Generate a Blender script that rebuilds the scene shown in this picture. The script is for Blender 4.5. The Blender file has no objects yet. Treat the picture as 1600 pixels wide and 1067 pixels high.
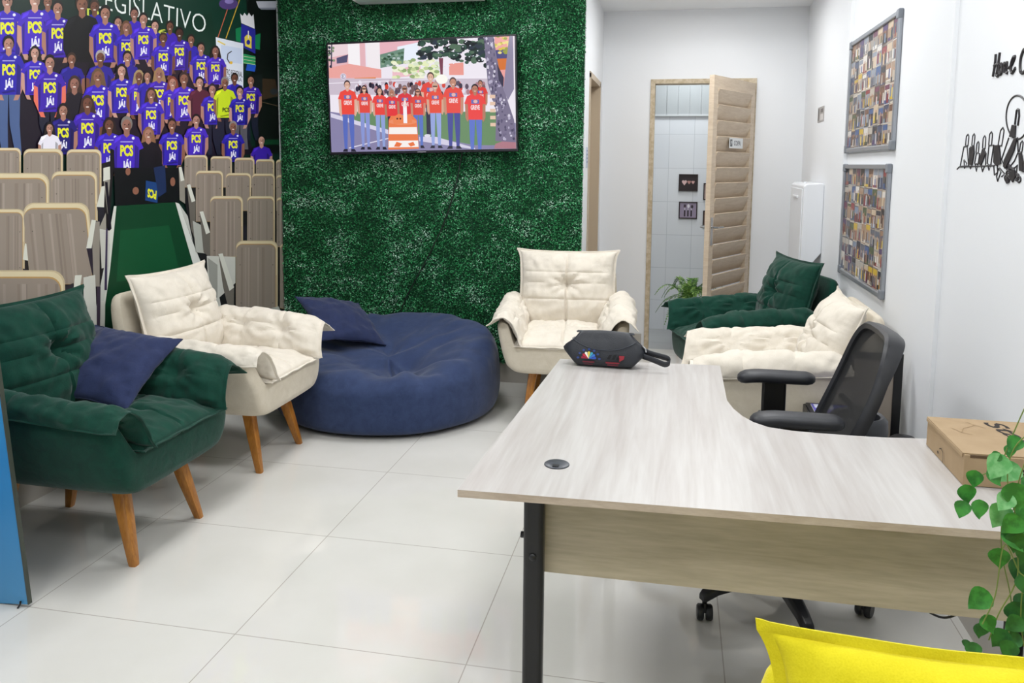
import bpy, bmesh, math, random
import numpy as np
from mathutils.geometry import tessellate_polygon
from mathutils import Vector, Matrix, noise
C = bpy.context.scene.collection
PI = math.pi
random.seed(7)

# ------------------------------------------------------------------ camera
F, PX, PY, PITCH, ROLL, YAW, H = 1273.626, 800.0, 397.267, .111, -.009, -.197, 1.5
def _rot():
    cy, sy, cp, sp, cr, sr = math.cos(YAW), math.sin(YAW), math.cos(PITCH), math.sin(PITCH), math.cos(ROLL), math.sin(ROLL)
    f = Vector((sy*cp, cy*cp, -sp)); r = Vector((cy, -sy, 0)); d = -(r.cross(f))
    return cr*r + sr*d, -sr*r + cr*d, f
RR, RD, RF = _rot()
cam = bpy.data.cameras.new('camera'); camo = bpy.data.objects.new('camera', cam); C.objects.link(camo)
cam.sensor_width = 36; cam.lens = F/1600*36; cam.shift_x = 0; cam.shift_y = -(533.5-PY)/1600; cam.clip_start = .02
M = Matrix.Identity(4)
for i in range(3):
    M[i][0] = RR[i]; M[i][1] = -RD[i]; M[i][2] = -RF[i]
M[0][3], M[1][3], M[2][3] = 0, 0, H
camo.matrix_world = M
bpy.context.scene.camera = camo
def ray(x, y): return RR*((x-PX)/F) + RD*((y-PY)/F) + RF
def at_z(x, y, z):
    d = ray(x, y); return d*((z-H)/d.z) + Vector((0, 0, H))
def at_y(x, y, Y):
    d = ray(x, y); return d*(Y/d.y) + Vector((0, 0, H))
def at_x(x, y, X):
    d = ray(x, y); return d*(X/d.x) + Vector((0, 0, H))

# ------------------------------------------------------------------ world, exposure
w = bpy.data.worlds.new('world'); bpy.context.scene.world = w; w.use_nodes = True
w.node_tree.nodes['Background'].inputs[0].default_value = (.85, .9, 1, 1)
w.node_tree.nodes['Background'].inputs[1].default_value = .25
vs = bpy.context.scene.view_settings
vs.view_transform = 'Standard'; vs.look = 'None'; vs.gamma = 1; vs.use_curve_mapping = False
vs.exposure = 0.0
# ceiling lamps: (x, y, z, watts)
LAMPS = [(-1.5, .3, 2.88, 16), (-1.5, 2.4, 2.88, 17), (-1.45, 4.3, 2.88, 18), (.2, .3, 2.88, 15), (.2, 2.3, 2.88, 15), (.2, 4.3, 2.88, 16), (.2, 5.72, 2.68, 5.5)]  # the last, in the hallway, is added out of view to brighten its wall

# ------------------------------------------------------------------ helpers
def lin(c):
    if isinstance(c, str):
        c = [int(c[i:i+2], 16)/255 for i in (0, 2, 4)]
    return tuple((x/12.92 if x <= .04045 else ((x+.055)/1.055)**2.4) for x in c) + (1,)
MATS = {}
def mat(name, col, rough=.5, spec=.5, metal=0, emit=None, bump=None, var=None, sheen=0, alpha=1, coat=0):
    """bump=(scale, strength); var=(scale, col2, amount)"""
    if name in MATS: return MATS[name]
    m = bpy.data.materials.new(name); m.use_nodes = True; nt = m.node_tree; b = nt.nodes['Principled BSDF']
    b.inputs['Base Color'].default_value = lin(col); b.inputs['Roughness'].default_value = rough
    b.inputs['Specular IOR Level'].default_value = spec; b.inputs['Metallic'].default_value = metal
    if sheen: b.inputs['Sheen Weight'].default_value = sheen; b.inputs['Sheen Roughness'].default_value = .5
    if coat: b.inputs['Coat Weight'].default_value = coat; b.inputs['Coat Roughness'].default_value = .08
    if alpha < 1: b.inputs['Alpha'].default_value = alpha
    if emit is not None:
        b.inputs['Emission Color'].default_value = lin(col); b.inputs['Emission Strength'].default_value = emit
    if bump or var:
        tc = nt.nodes.new('ShaderNodeTexCoord')
    if bump:
        n = nt.nodes.new('ShaderNodeTexNoise'); n.inputs['Scale'].default_value = bump[0]; n.inputs['Detail'].default_value = 3
        nt.links.new(tc.outputs['Object'], n.inputs['Vector'])
        bp = nt.nodes.new('ShaderNodeBump'); bp.inputs['Strength'].default_value = bump[1]; bp.inputs['Distance'].default_value = .004
        nt.links.new(n.outputs['Fac'], bp.inputs['Height']); nt.links.new(bp.outputs['Normal'], b.inputs['Normal'])
    if var:
        n = nt.nodes.new('ShaderNodeTexNoise'); n.inputs['Scale'].default_value = var[0]; n.inputs['Detail'].default_value = 4
        nt.links.new(tc.outputs['Object'], n.inputs['Vector'])
        r = nt.nodes.new('ShaderNodeValToRGB'); r.color_ramp.elements[0].color = lin(col); r.color_ramp.elements[1].color = lin(var[1])
        r.color_ramp.elements[0].position = .5-var[2]; r.color_ramp.elements[1].position = .5+var[2]
        nt.links.new(n.outputs['Fac'], r.inputs['Fac']); nt.links.new(r.outputs['Color'], b.inputs['Base Color'])
    MATS[name] = m
    return m
def wood(name, c1, c2, scale=(1, 1, 1), rough=.4, wave=6, fine=60, coat=0):
    """grain runs along the axis whose scale is smallest"""
    if name in MATS: return MATS[name]
    m = bpy.data.materials.new(name); m.use_nodes = True; nt = m.node_tree; b = nt.nodes['Principled BSDF']
    b.inputs['Roughness'].default_value = rough
    tc = nt.nodes.new('ShaderNodeTexCoord'); mp = nt.nodes.new('ShaderNodeMapping'); mp.inputs['Scale'].default_value = scale
    nt.links.new(tc.outputs['Object'], mp.inputs['Vector'])
    n1 = nt.nodes.new('ShaderNodeTexNoise'); n1.inputs['Scale'].default_value = wave; n1.inputs['Detail'].default_value = 5; n1.inputs['Distortion'].default_value = 1.2
    n2 = nt.nodes.new('ShaderNodeTexNoise'); n2.inputs['Scale'].default_value = fine; n2.inputs['Detail'].default_value = 6
    nt.links.new(mp.outputs[0], n1.inputs['Vector']); nt.links.new(mp.outputs[0], n2.inputs['Vector'])
    mx = nt.nodes.new('ShaderNodeMix'); mx.data_type = 'FLOAT'; mx.inputs[0].default_value = .35
    nt.links.new(n1.outputs['Fac'], mx.inputs[2]); nt.links.new(n2.outputs['Fac'], mx.inputs[3])
    r = nt.nodes.new('ShaderNodeValToRGB'); r.color_ramp.elements[0].color = lin(c1); r.color_ramp.elements[1].color = lin(c2)
    r.color_ramp.elements[0].position = .36; r.color_ramp.elements[1].position = .62
    nt.links.new(mx.outputs[0], r.inputs['Fac']); nt.links.new(r.outputs['Color'], b.inputs['Base Color'])
    if coat: b.inputs['Coat Weight'].default_value = coat
    MATS[name] = m
    return m

def obj(name, bm, m=None, parent=None, smooth=True, bevel=0, seg=2, ang=35):
    me = bpy.data.meshes.new(name)
    if isinstance(bm, tuple):
        me.from_pydata(bm[0], [], bm[1])
        if len(bm) > 2: me.polygons.foreach_set('material_index', bm[2])
    else:
        bm.to_mesh(me); bm.free()
    ms = m if isinstance(m, (list, tuple)) else [m]
    for k in ms:
        if k: me.materials.append(k)
    if smooth:
        me.polygons.foreach_set('use_smooth', [True]*len(me.polygons))
    me.update()
    o = bpy.data.objects.new(name, me); C.objects.link(o)
    if parent: o.parent = parent
    if bevel:
        b = o.modifiers.new('bevel', 'BEVEL'); b.width = bevel; b.segments = seg; b.limit_method = 'ANGLE'; b.angle_limit = math.radians(ang)
        b.harden_normals = False
    if smooth:
        try: me.set_sharp_from_angle(angle=math.radians(42))
        except Exception: pass
    return o
def tag(o, label, cat, group=None, kind=None):
    o['label'] = label; o['category'] = cat
    if group: o['group'] = group
    if kind: o['kind'] = kind
    return o
def thing(name, label, cat, loc=(0, 0, 0), rz=0, group=None):
    o = bpy.data.objects.new(name, None); C.objects.link(o); o.location = loc; o.rotation_euler = (0, 0, rz)
    o.empty_display_size = .1
    return tag(o, label, cat, group)
def struct(name, bm, m, parent=None, smooth=False, bevel=0):
    o = obj(name, bm, m, parent, smooth, bevel)
    if not parent: o['kind'] = 'structure'
    return o
def B(): return bmesh.new()
def bx(bm, x0, x1, y0, y1, z0, z1, mx=None):
    v = [bm.verts.new((x, y, z)) for x in (x0, x1) for y in (y0, y1) for z in (z0, z1)]
    if mx is not None:
        for q in v: q.co = mx @ q.co
    for f in ((0, 1, 3, 2), (4, 6, 7, 5), (0, 4, 5, 1), (2, 3, 7, 6), (0, 2, 6, 4), (1, 5, 7, 3)):
        bm.faces.new([v[i] for i in f])
    return bm
def box(*a, mx=None): return bx(B(), *a, mx=mx)
def prism(bm, pts, d0, d1, axis='z'):
    """polygon pts extruded along axis from d0 to d1 ; pts are the two other coordinates in order"""
    def P(p, d):
        if axis == 'z': return (p[0], p[1], d)
        if axis == 'y': return (p[0], d, p[1])
        return (d, p[0], p[1])
    a = [bm.verts.new(P(p, d0)) for p in pts]; b = [bm.verts.new(P(p, d1)) for p in pts]
    n = len(pts)
    bm.faces.new(a); bm.faces.new(b[::-1])
    for i in range(n): bm.faces.new((a[i], b[i], b[(i+1) % n], a[(i+1) % n]))
    bmesh.ops.recalc_face_normals(bm, faces=bm.faces[:])
    return bm
def tube(bm, pts, r, n=10, closed=False, caps=True):
    """swept tube; r a number or list"""
    pts = [Vector(p) for p in pts]; N = len(pts)
    rs = r if isinstance(r, (list, tuple)) else [r]*N
    rings = []; up = None
    for i, p in enumerate(pts):
        if closed: t = (pts[(i+1) % N]-pts[i-1])
        else: t = pts[min(i+1, N-1)]-pts[max(i-1, 0)]
        t.normalize()
        if up is None:
            up = Vector((0, 0, 1)) if abs(t.z) < .9 else Vector((0, 1, 0))
        a = t.cross(up).normalized(); b = a.cross(t).normalized(); up = b
        rings.append([bm.verts.new(p+(a*math.cos(2*PI*k/n)+b*math.sin(2*PI*k/n))*rs[i]) for k in range(n)])
    for i in range(N if closed else N-1):
        A, Bq = rings[i], rings[(i+1) % N]
        for k in range(n): bm.faces.new((A[k], A[(k+1) % n], Bq[(k+1) % n], Bq[k]))
    if caps and not closed:
        bm.faces.new(rings[0][::-1]); bm.faces.new(rings[-1])
    return bm
def lathe(bm, prof, n=32, mx=None, cap=True):
    rings = []
    for r, z in prof:
        rings.append([bm.verts.new((r*math.cos(2*PI*k/n), r*math.sin(2*PI*k/n), z)) for k in range(n)])
    for i in range(len(prof)-1):
        for k in range(n): bm.faces.new((rings[i][k], rings[i][(k+1) % n], rings[i+1][(k+1) % n], rings[i+1][k]))
    if cap:
        bm.faces.new(rings[0][::-1]); bm.faces.new(rings[-1])
    if mx is not None:
        for v in bm.verts: v.co = mx @ v.co
    return bm
def smoothpts(pts, k=8):
    """Catmull-Rom"""
    P = [Vector(p) for p in pts]; P = [P[0]*2-P[1]]+P+[P[-1]*2-P[-2]]; out = []
    for i in range(1, len(P)-2):
        for j in range(k):
            t = j/k
            out.append(.5*((2*P[i])+(P[i+1]-P[i-1])*t+(2*P[i-1]-5*P[i]+4*P[i+1]-P[i+2])*t*t+(3*P[i]-P[i-1]-3*P[i+1]+P[i+2])*t**3))
    out.append(P[-2]); return out
def copy_tree(o, parent=None):
    c = o.copy(); C.objects.link(c)
    if parent: c.parent = parent
    for ch in list(o.children): copy_tree(ch, c)
    return c
_fc = {}
def glyphs(s, bold=0):
    """text as triangles in a unit box: (verts, faces)"""
    if (s, bold) in _fc: return _fc[(s, bold)]
    cu = bpy.data.curves.new('t', 'FONT'); cu.body = s; cu.offset = bold; cu.resolution_u = 3
    o = bpy.data.objects.new('t', cu); C.objects.link(o)
    dg = bpy.context.evaluated_depsgraph_get()
    me = bpy.data.meshes.new_from_object(o.evaluated_get(dg))
    vs_ = [v.co.copy() for v in me.vertices]; fs = [tuple(p.vertices) for p in me.polygons]
    bpy.data.objects.remove(o); bpy.data.meshes.remove(me); bpy.data.curves.remove(cu)
    x0, x1 = min(v.x for v in vs_), max(v.x for v in vs_); y0, y1 = min(v.y for v in vs_), max(v.y for v in vs_)
    r = ([((v.x-x0)/(x1-x0), (v.y-y0)/(y1-y0)) for v in vs_], fs)
    _fc[(s, bold)] = r
    return r

class Print:
    """A printed picture: flat coloured shapes laid on one surface. put(x, y, lift) gives the 3D point."""
    def __init__(s, put, rough=.35, emit=None, pre='ink', lift=2e-5):
        s.v = []; s.f = []; s.m = []; s.mats = []; s.idx = {}; s.put = put; s.level = 0; s.rough = rough; s.emit = emit; s.pre = pre; s.lift = lift
    def mi(s, col):
        if col not in s.idx:
            s.idx[col] = len(s.mats)
            if s.emit is not None:
                m = mat(s.pre+'_'+col, '000000', .15, .5)
                b = m.node_tree.nodes['Principled BSDF']; b.inputs['Emission Color'].default_value = lin(col); b.inputs['Emission Strength'].default_value = s.emit
            else: m = mat(s.pre+'_'+col, col, s.rough, .4)
            s.mats.append(m)
        return s.idx[col]
    def poly(s, col, pts, up=True):
        if up: s.level += 1
        b = len(s.v); s.v += [s.put(x, y, s.level*s.lift) for x, y in pts]; s.f.append(tuple(range(b, b+len(pts)))); s.m.append(s.mi(col))
    def rect(s, col, x0, y0, x1, y1): s.poly(col, [(x0, y0), (x1, y0), (x1, y1), (x0, y1)])
    def ell(s, col, cx, cy, rx, ry, n=12, a0=0, a1=2*PI):
        s.poly(col, [(cx+rx*math.cos(a0+(a1-a0)*k/n), cy+ry*math.sin(a0+(a1-a0)*k/n)) for k in range(n + (0 if a1-a0 > 6.2 else 1))])
    def line(s, col, pts, wd):
        for (x0, y0), (x1, y1) in zip(pts[:-1], pts[1:]):
            L = math.hypot(x1-x0, y1-y0) or 1; nx, ny = -(y1-y0)/L*wd/2, (x1-x0)/L*wd/2
            s.poly(col, [(x0+nx, y0+ny), (x1+nx, y1+ny), (x1-nx, y1-ny), (x0-nx, y0-ny)])
    def text(s, col, t, tl, tr, br, bl, bold=0):
        s.level += 1; vs_, fs = glyphs(t, bold); b = len(s.v)
        for u, v in vs_:
            x = (bl[0]*(1-u)+br[0]*u)*(1-v)+(tl[0]*(1-u)+tr[0]*u)*v; y = (bl[1]*(1-u)+br[1]*u)*(1-v)+(tl[1]*(1-u)+tr[1]*u)*v
            s.v.append(s.put(x, y, s.level*s.lift))
        for f in fs: s.f.append(tuple(b+i for i in f)); s.m.append(s.mi(col))
    def textbox(s, col, t, x0, y0, x1, y1, bold=0): s.text(col, t, (x0, y0), (x1, y0), (x1, y1), (x0, y1), bold)
    def build(s, name, parent=None):
        return obj(name, ([tuple(v) for v in s.v], s.f, s.m), s.mats, parent, smooth=False)

# ------------------------------------------------------------------ materials
WALL = mat('white_wall_paint', 'e9ebee', .55, .3, bump=(140, .05))
CEIL = mat('white_ceiling_paint', 'f0f2f4', .7, .2)
BEIGE_TRIM = mat('beige_painted_metal', 'b9a993', .5, .4)
SKIRT = mat('grey_beige_skirting', 'b4afa7', .25, .5)
BLACK = mat('black_plastic', '17181b', .38, .5)
BLACKM = mat('black_powder_metal', '0c0c0e', .3, .5)
CHROME = mat('chrome', 'c9c9c9', .18, .5, 1)

# floor: polished porcelain tiles with thin joints
def tile_floor(name, base, base2, rough, gx, gy, ox, oy, joint, gw=.0035):
    m = bpy.data.materials.new(name); m.use_nodes = True; nt = m.node_tree; b = nt.nodes['Principled BSDF']
    b.inputs['Roughness'].default_value = rough; b.inputs['Specular IOR Level'].default_value = .5
    tc = nt.nodes.new('ShaderNodeTexCoord'); sx = nt.nodes.new('ShaderNodeSeparateXYZ'); nt.links.new(tc.outputs['Object'], sx.inputs[0])
    outs = []
    for k, (g, o) in enumerate(((gx, ox), (gy, oy))):
        a = nt.nodes.new('ShaderNodeMath'); a.operation = 'SUBTRACT'; a.inputs[1].default_value = o; nt.links.new(sx.outputs[k], a.inputs[0])
        d = nt.nodes.new('ShaderNodeMath'); d.operation = 'PINGPONG'; d.inputs[1].default_value = g/2; nt.links.new(a.outputs[0], d.inputs[0])
        c = nt.nodes.new('ShaderNodeMath'); c.operation = 'LESS_THAN'; c.inputs[1].default_value = gw/2; nt.links.new(d.outputs[0], c.inputs[0]); outs.append(c)
    mx = nt.nodes.new('ShaderNodeMath'); mx.operation = 'MAXIMUM'; nt.links.new(outs[0].outputs[0], mx.inputs[0]); nt.links.new(outs[1].outputs[0], mx.inputs[1])
    n = nt.nodes.new('ShaderNodeTexNoise'); n.inputs['Scale'].default_value = 2.2; n.inputs['Detail'].default_value = 6; nt.links.new(tc.outputs['Object'], n.inputs['Vector'])
    r = nt.nodes.new('ShaderNodeValToRGB'); r.color_ramp.elements[0].color = lin(base); r.color_ramp.elements[1].color = lin(base2); r.color_ramp.elements[0].position = .35; r.color_ramp.elements[1].position = .65
    nt.links.new(n.outputs['Fac'], r.inputs['Fac'])
    mc = nt.nodes.new('ShaderNodeMix'); mc.data_type = 'RGBA'; nt.links.new(mx.outputs[0], mc.inputs[0]); nt.links.new(r.outputs['Color'], mc.inputs[6]); mc.inputs[7].default_value = lin(joint)
    nt.links.new(mc.outputs[2], b.inputs['Base Color'])
    return m
FLOOR = tile_floor('polished_porcelain_floor', 'd3d1cb', 'dad8d3', .055, .76, .703, -1.335, 2.934, 'aca79f')

# ------------------------------------------------------------------ room
XL, XR, YG, YB, YF, ZC = -2.75, .97, 5.39, 6.64, -2.2, 2.9
struct('floor', box(XL-.1, 1.3, YF, YB+.02, -.08, 0), FLOOR)
struct('wall_left', box(XL-.12, XL, YF, YG+.1, 0, ZC), WALL)
struct('wall_front', box(XL-.12, 1.3, YF-.1, YF, 0, ZC), WALL)
bm = B(); bx(bm, .985, 1.15, YF, 3.28, 0, ZC); bx(bm, XR, 1.15, 3.28, 5.06, 0, ZC); bx(bm, .95, 1.15, 5.06, YB+.1, 0, ZC)
struct('wall_right', bm, WALL)
struct('wall_feature', box(XL, -.60, YG, YG+.12, 0, ZC), WALL)              # behind the artificial hedge
# hallway wall with its doorway (from y=5.70 to 6.40, 2.14 high)
bm = B(); bx(bm, -.75, -.60, YG+.12, 5.66, 0, ZC); bx(bm, -.75, -.60, 6.42, YB+.1, 0, ZC); bx(bm, -.75, -.60, 5.66, 6.42, 2.13, ZC)
struct('wall_hallway', bm, WALL)
# back wall with the pantry doorway
DX0, DX1, DZ = -.205, .575, 2.155
bm = B(); bx(bm, -.6, DX0, YB, YB+.12, 0, ZC); bx(bm, DX1, .95, YB, YB+.12, 0, ZC); bx(bm, DX0, DX1, YB, YB+.12, DZ, ZC)
struct('wall_back', bm, WALL)
struct('ceiling', box(XL-.1, 1.2, YF-.1, YG, ZC, ZC+.1), CEIL)
struct('ceiling', box(-.75, 1.2, YG, YB+.1, 2.7, 2.8), CEIL)
struct('trim_1', box(XL, 1.1, YG-.06, YG+.02, 2.7, ZC), CEIL)
# skirtings
struct('baseboard_left', box(XL, XL+.012, YF, YG, 0, .13), SKIRT)
struct('baseboard_feature', box(XL+.012, -.6, YG-.012, YG, 0, .135), SKIRT)
struct('baseboard_back', bx(box(-.6, DX0-.035, YB-.012, YB, 0, .125), DX1+.035, .95, YB-.012, YB, 0, .125), SKIRT)
struct('baseboard_right', bx(box(XR-.012, XR, 3.28, 5.06, 0, .125), .973, .985, YF, 3.28, 0, .125), SKIRT)
struct('baseboard_hallway', box(-.6, -.588, YG+.0, 5.62, 0, .125), SKIRT)

# pantry beyond the door
PT = tile_floor('pantry_wall_tile', 'e3e7ea', 'dfe4e8', .25, 9, 9, 0, 0, 'c4cacf')
def tile_wall(name):
    m = bpy.data.materials.new(name); m.use_nodes = True; nt = m.node_tree; b = nt.nodes['Principled BSDF']; b.inputs['Roughness'].default_value = .2
    tc = nt.nodes.new('ShaderNodeTexCoord'); mp = nt.nodes.new('ShaderNodeMapping'); mp.inputs['Rotation'].default_value = (PI/2, 0, 0); mp.inputs['Location'].default_value = (.07, -.03, 0)
    br = nt.nodes.new('ShaderNodeTexBrick'); br.offset = 0; br.inputs['Scale'].default_value = 1; br.inputs['Brick Width'].default_value = .22; br.inputs['Row Height'].default_value = .30
    br.inputs['Mortar Size'].default_value = .002; br.inputs['Color1'].default_value = lin('dfe4e9'); br.inputs['Color2'].default_value = lin('e3e7eb'); br.inputs['Mortar'].default_value = lin('c3c9ce')
    nt.links.new(tc.outputs['Object'], mp.inputs[0]); nt.links.new(mp.outputs[0], br.inputs['Vector']); nt.links.new(br.outputs['Color'], b.inputs['Base Color'])
    return m
struct('wall_pantry', box(-1.1, 1.3, 7.5, 7.6, 0, 2.6), tile_wall('white_square_tile'))
struct('wall_pantry', bx(box(-1.2, -1.1, YB+.12, 7.6, 0, 2.6), 1.3, 1.4, YB+.12, 7.6, 0, 2.6), WALL)
struct('ceiling', box(-1.1, 1.3, YB+.12, 7.5, 2.6, 2.68), CEIL)
struct('floor', box(-1.1, 1.3, YB+.02, 7.6, -.08, 0), tile_floor('pantry_grey_floor', 'a9abab', 'b3b5b4', .15, .3, .3, 0, 0, '9a9b9b'))
# grey slatted plastic lining high on the pantry wall
bm = B()
for k in range(24): bx(bm, -1.1+k*.1, -1.1+k*.1+.097, 7.485, 7.5, 1.945, 2.6)
struct('trim_2', bm, mat('grey_slat_lining', 'aeb4b6', .5, .3))
struct('trim_3', box(-1.1, 1.3, 7.478, 7.5, 1.93, 1.948), mat('lining_edge', 'c9ced0', .5, .3))

# door_1: louvred pantry door, open into the hallway
d1 = bpy.data.objects.new('door_1', None); C.objects.link(d1); d1.location = (DX1, YB, 0); d1['kind'] = 'structure'
def loc(bm, o):
    for v in bm.verts: v.co -= Vector(o.location)
    return bm
bm = B(); fw = .035
bx(bm, DX0-fw+.022, DX0+.022, YB-.012, YB+.13, 0, DZ-.0005); bx(bm, DX1-.022, DX1+fw-.022, YB-.012, YB+.13, 0, DZ-.0005); bx(bm, DX0-fw+.022, DX1+fw-.022, YB-.0125, YB+.1305, DZ, DZ+.014); bx(bm, DX0+.022, DX1-.022, YB-.0125, YB+.1305, DZ-.02, DZ)
obj('door_frame', loc(bm, d1), mat('door_frame_beige', 'b4a387', .55, .3, var=(30, 'cdbfa8', .12)), d1, False)
fx, fy = .0379*5.93, 5.93; hx, hy = .560, 6.60
ang = math.atan2(fy-hy, fx-hx); Ld = math.hypot(fx-hx, fy-hy)
MX = Matrix.Translation((hx, hy, 0)) @ Matrix.Rotation(ang, 4, 'Z')
LW = wood('beige_laminate_door', 'c6b29a', 'd5c4ae', (1, 1, 8), .45, 5, 40)
bm = B(); zt = 2.125; t = .018
bx(bm, 0, .07, -t, t, .03, zt, mx=MX); bx(bm, Ld-.07, Ld, -t, t, .03, zt, mx=MX); bx(bm, .07, Ld-.07, -t, t, zt-.09, zt, mx=MX); bx(bm, .07, Ld-.07, -t, t, .03, .16, mx=MX)
leaf = obj('door_leaf', loc(bm, d1), LW, d1, False)
bm = B(); ns = 17; z0, z1 = .16, zt-.09; hs = (z1-z0)/ns
for k in range(ns):
    zc = z0+hs*(k+.5)
    mm = MX @ Matrix.Translation((0, 0, zc)) @ Matrix.Rotation(math.radians(-24), 4, 'X')
    bx(bm, .07, Ld-.07, -.005, .005, -hs*.56, hs*.56, mx=mm)
sl = obj('louver_slats', loc(bm, d1), LW, leaf, False)
bm = B()
for s in (-1, 1):
    bx(bm, Ld-.055, Ld-.02, s*t-.003, s*t+.003, .93, 1.13, mx=MX)
    p = [MX @ Vector((Ld-.038, s*(t+.003), 1.06)), MX @ Vector((Ld-.038, s*(t+.045), 1.06)), MX @ Vector((Ld-.13, s*(t+.047), 1.06))]
    tube(bm, p, .008, 8)
obj('handle', loc(bm, d1), CHROME, leaf)
# name plate COPA with its little picture
def plane_print(o, u, v, n):
    o, u, v, n = Vector(o), Vector(u), Vector(v), Vector(n)
    return lambda x, y, l: o+u*x+v*y+n*l
nrm = (MX.to_3x3() @ Vector((0, 1, 0))).normalized(); ud = (MX.to_3x3() @ Vector((-1, 0, 0))).normalized()
# the side of the leaf that faces the camera
side = 1 if nrm.dot(Vector((0, -1, 0))) > 0 else -1
o3 = MX @ Vector((Ld*.64, side*(t+.012), 1.625))
off = Vector(d1.location)
pr = Print(plane_print(o3-off, ud, (0, 0, 1), nrm*side), pre='plate', lift=2e-4)
pr.rect('dfe1e2', 0, 0, .245, .075)
pr.rect('3b3d40', .012, .012, .05, .063); pr.rect('aeb2b6', .02, .02, .032, .052); pr.rect('c9cccf', .036, .034, .046, .055)
pr.textbox('5b5e62', 'COPA', .075, .055, .21, .02) if False else pr.text('45484c', 'COPA', (.08, .056), (.2, .056), (.2, .02), (.08, .02))
bmx = B(); 
for a in (0, .245):
    pass
o = pr.build('name_plate', leaf)
so = o.modifiers.new('thick', 'SOLIDIFY'); so.thickness = .003; so.offset = -1
# door_2: beige framed doorway in the hallway wall
d2 = bpy.data.objects.new('door_2', None); C.objects.link(d2); d2.location = (-.6, 6.0, 0); d2['kind'] = 'structure'
bm = B(); bx(bm, -.76, -.592, 6.385, 6.43, 0, 2.12); bx(bm, -.76, -.592, 5.65, 5.69, 0, 2.12); bx(bm, -.76, -.592, 5.65, 6.43, 2.09, 2.13)
obj('door_frame', loc(bm, d2), BEIGE_TRIM, d2, False)
bm = B(); bx(bm, -.74, -.70, 5.69, 6.385, 0.01, 2.09)
obj('door_leaf', loc(bm, d2), LW, d2, False)
# light switch plate, small plates
def plate(name, label, cat, bmf, m, extra=None):
    o = obj(name, bmf, m, None, False, .002); tag(o, label, cat); return o

# ------------------------------------------------------------------ lamps (square LED panels in the ceiling)
def lampmat():
    m = bpy.data.materials.new('lamp_glow'); m.use_nodes = True; b = m.node_tree.nodes['Principled BSDF']
    b.inputs['Base Color'].default_value = (.9, .9, .9, 1); b.inputs['Emission Color'].default_value = (1, .98, .96, 1); b.inputs['Emission Strength'].default_value = 6
    return m
LG = lampmat(); LFR = mat('lamp_frame_white', 'e8e8e8', .4)
where = ['near the camera on the left', 'above the green armchair on the left', 'above the beanbag', 'near the camera on the right', 'above the desk', 'above the right-hand armchairs', 'added out of view to brighten the hallway']
for i, (x, y, z, W) in enumerate(LAMPS):
    zc = 2.9 if z > 2.8 else 2.7
    t_ = thing('ceiling_lamp', 'white square flush ceiling lamp '+where[i], 'ceiling lamp', (x, y, zc), 0, 'flush ceiling lamps')
    bm = B()
    for a, b_, c, d in ((-.3, .3, -.3, -.28), (-.3, .3, .28, .3), (-.3, -.28, -.28, .28), (.28, .3, -.28, .28)): bx(bm, a, b_, c, d, -.022, 0)
    obj('frame', bm, LFR, t_, False)
    obj('diffuser', box(-.28, .28, -.28, .28, -.012, -.002), LG, t_, False)
    la = bpy.data.lights.new('lamp_light', 'AREA'); la.shape = 'SQUARE'; la.size = .55; la.energy = W; la.color = (.97, .99, 1)
    lo = bpy.data.objects.new('lamp_light', la); C.objects.link(lo); lo.location = (0, 0, -.026); lo.parent = t_
# pantry lamp
t_ = thing('ceiling_lamp', 'round white ceiling lamp inside the pantry', 'ceiling lamp', (.1, 7.05, 2.6))
obj('diffuser', lathe(B(), [(.0, -.05), (.1, -.045), (.13, -.02), (.13, 0)], 24), LG, t_)
la = bpy.data.lights.new('lamp_light', 'AREA'); la.shape = 'DISK'; la.size = .25; la.energy = 7; la.color = (.95, .98, 1)
lo = bpy.data.objects.new('lamp_light', la); C.objects.link(lo); lo.location = (0, 0, -.055); lo.parent = t_
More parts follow.
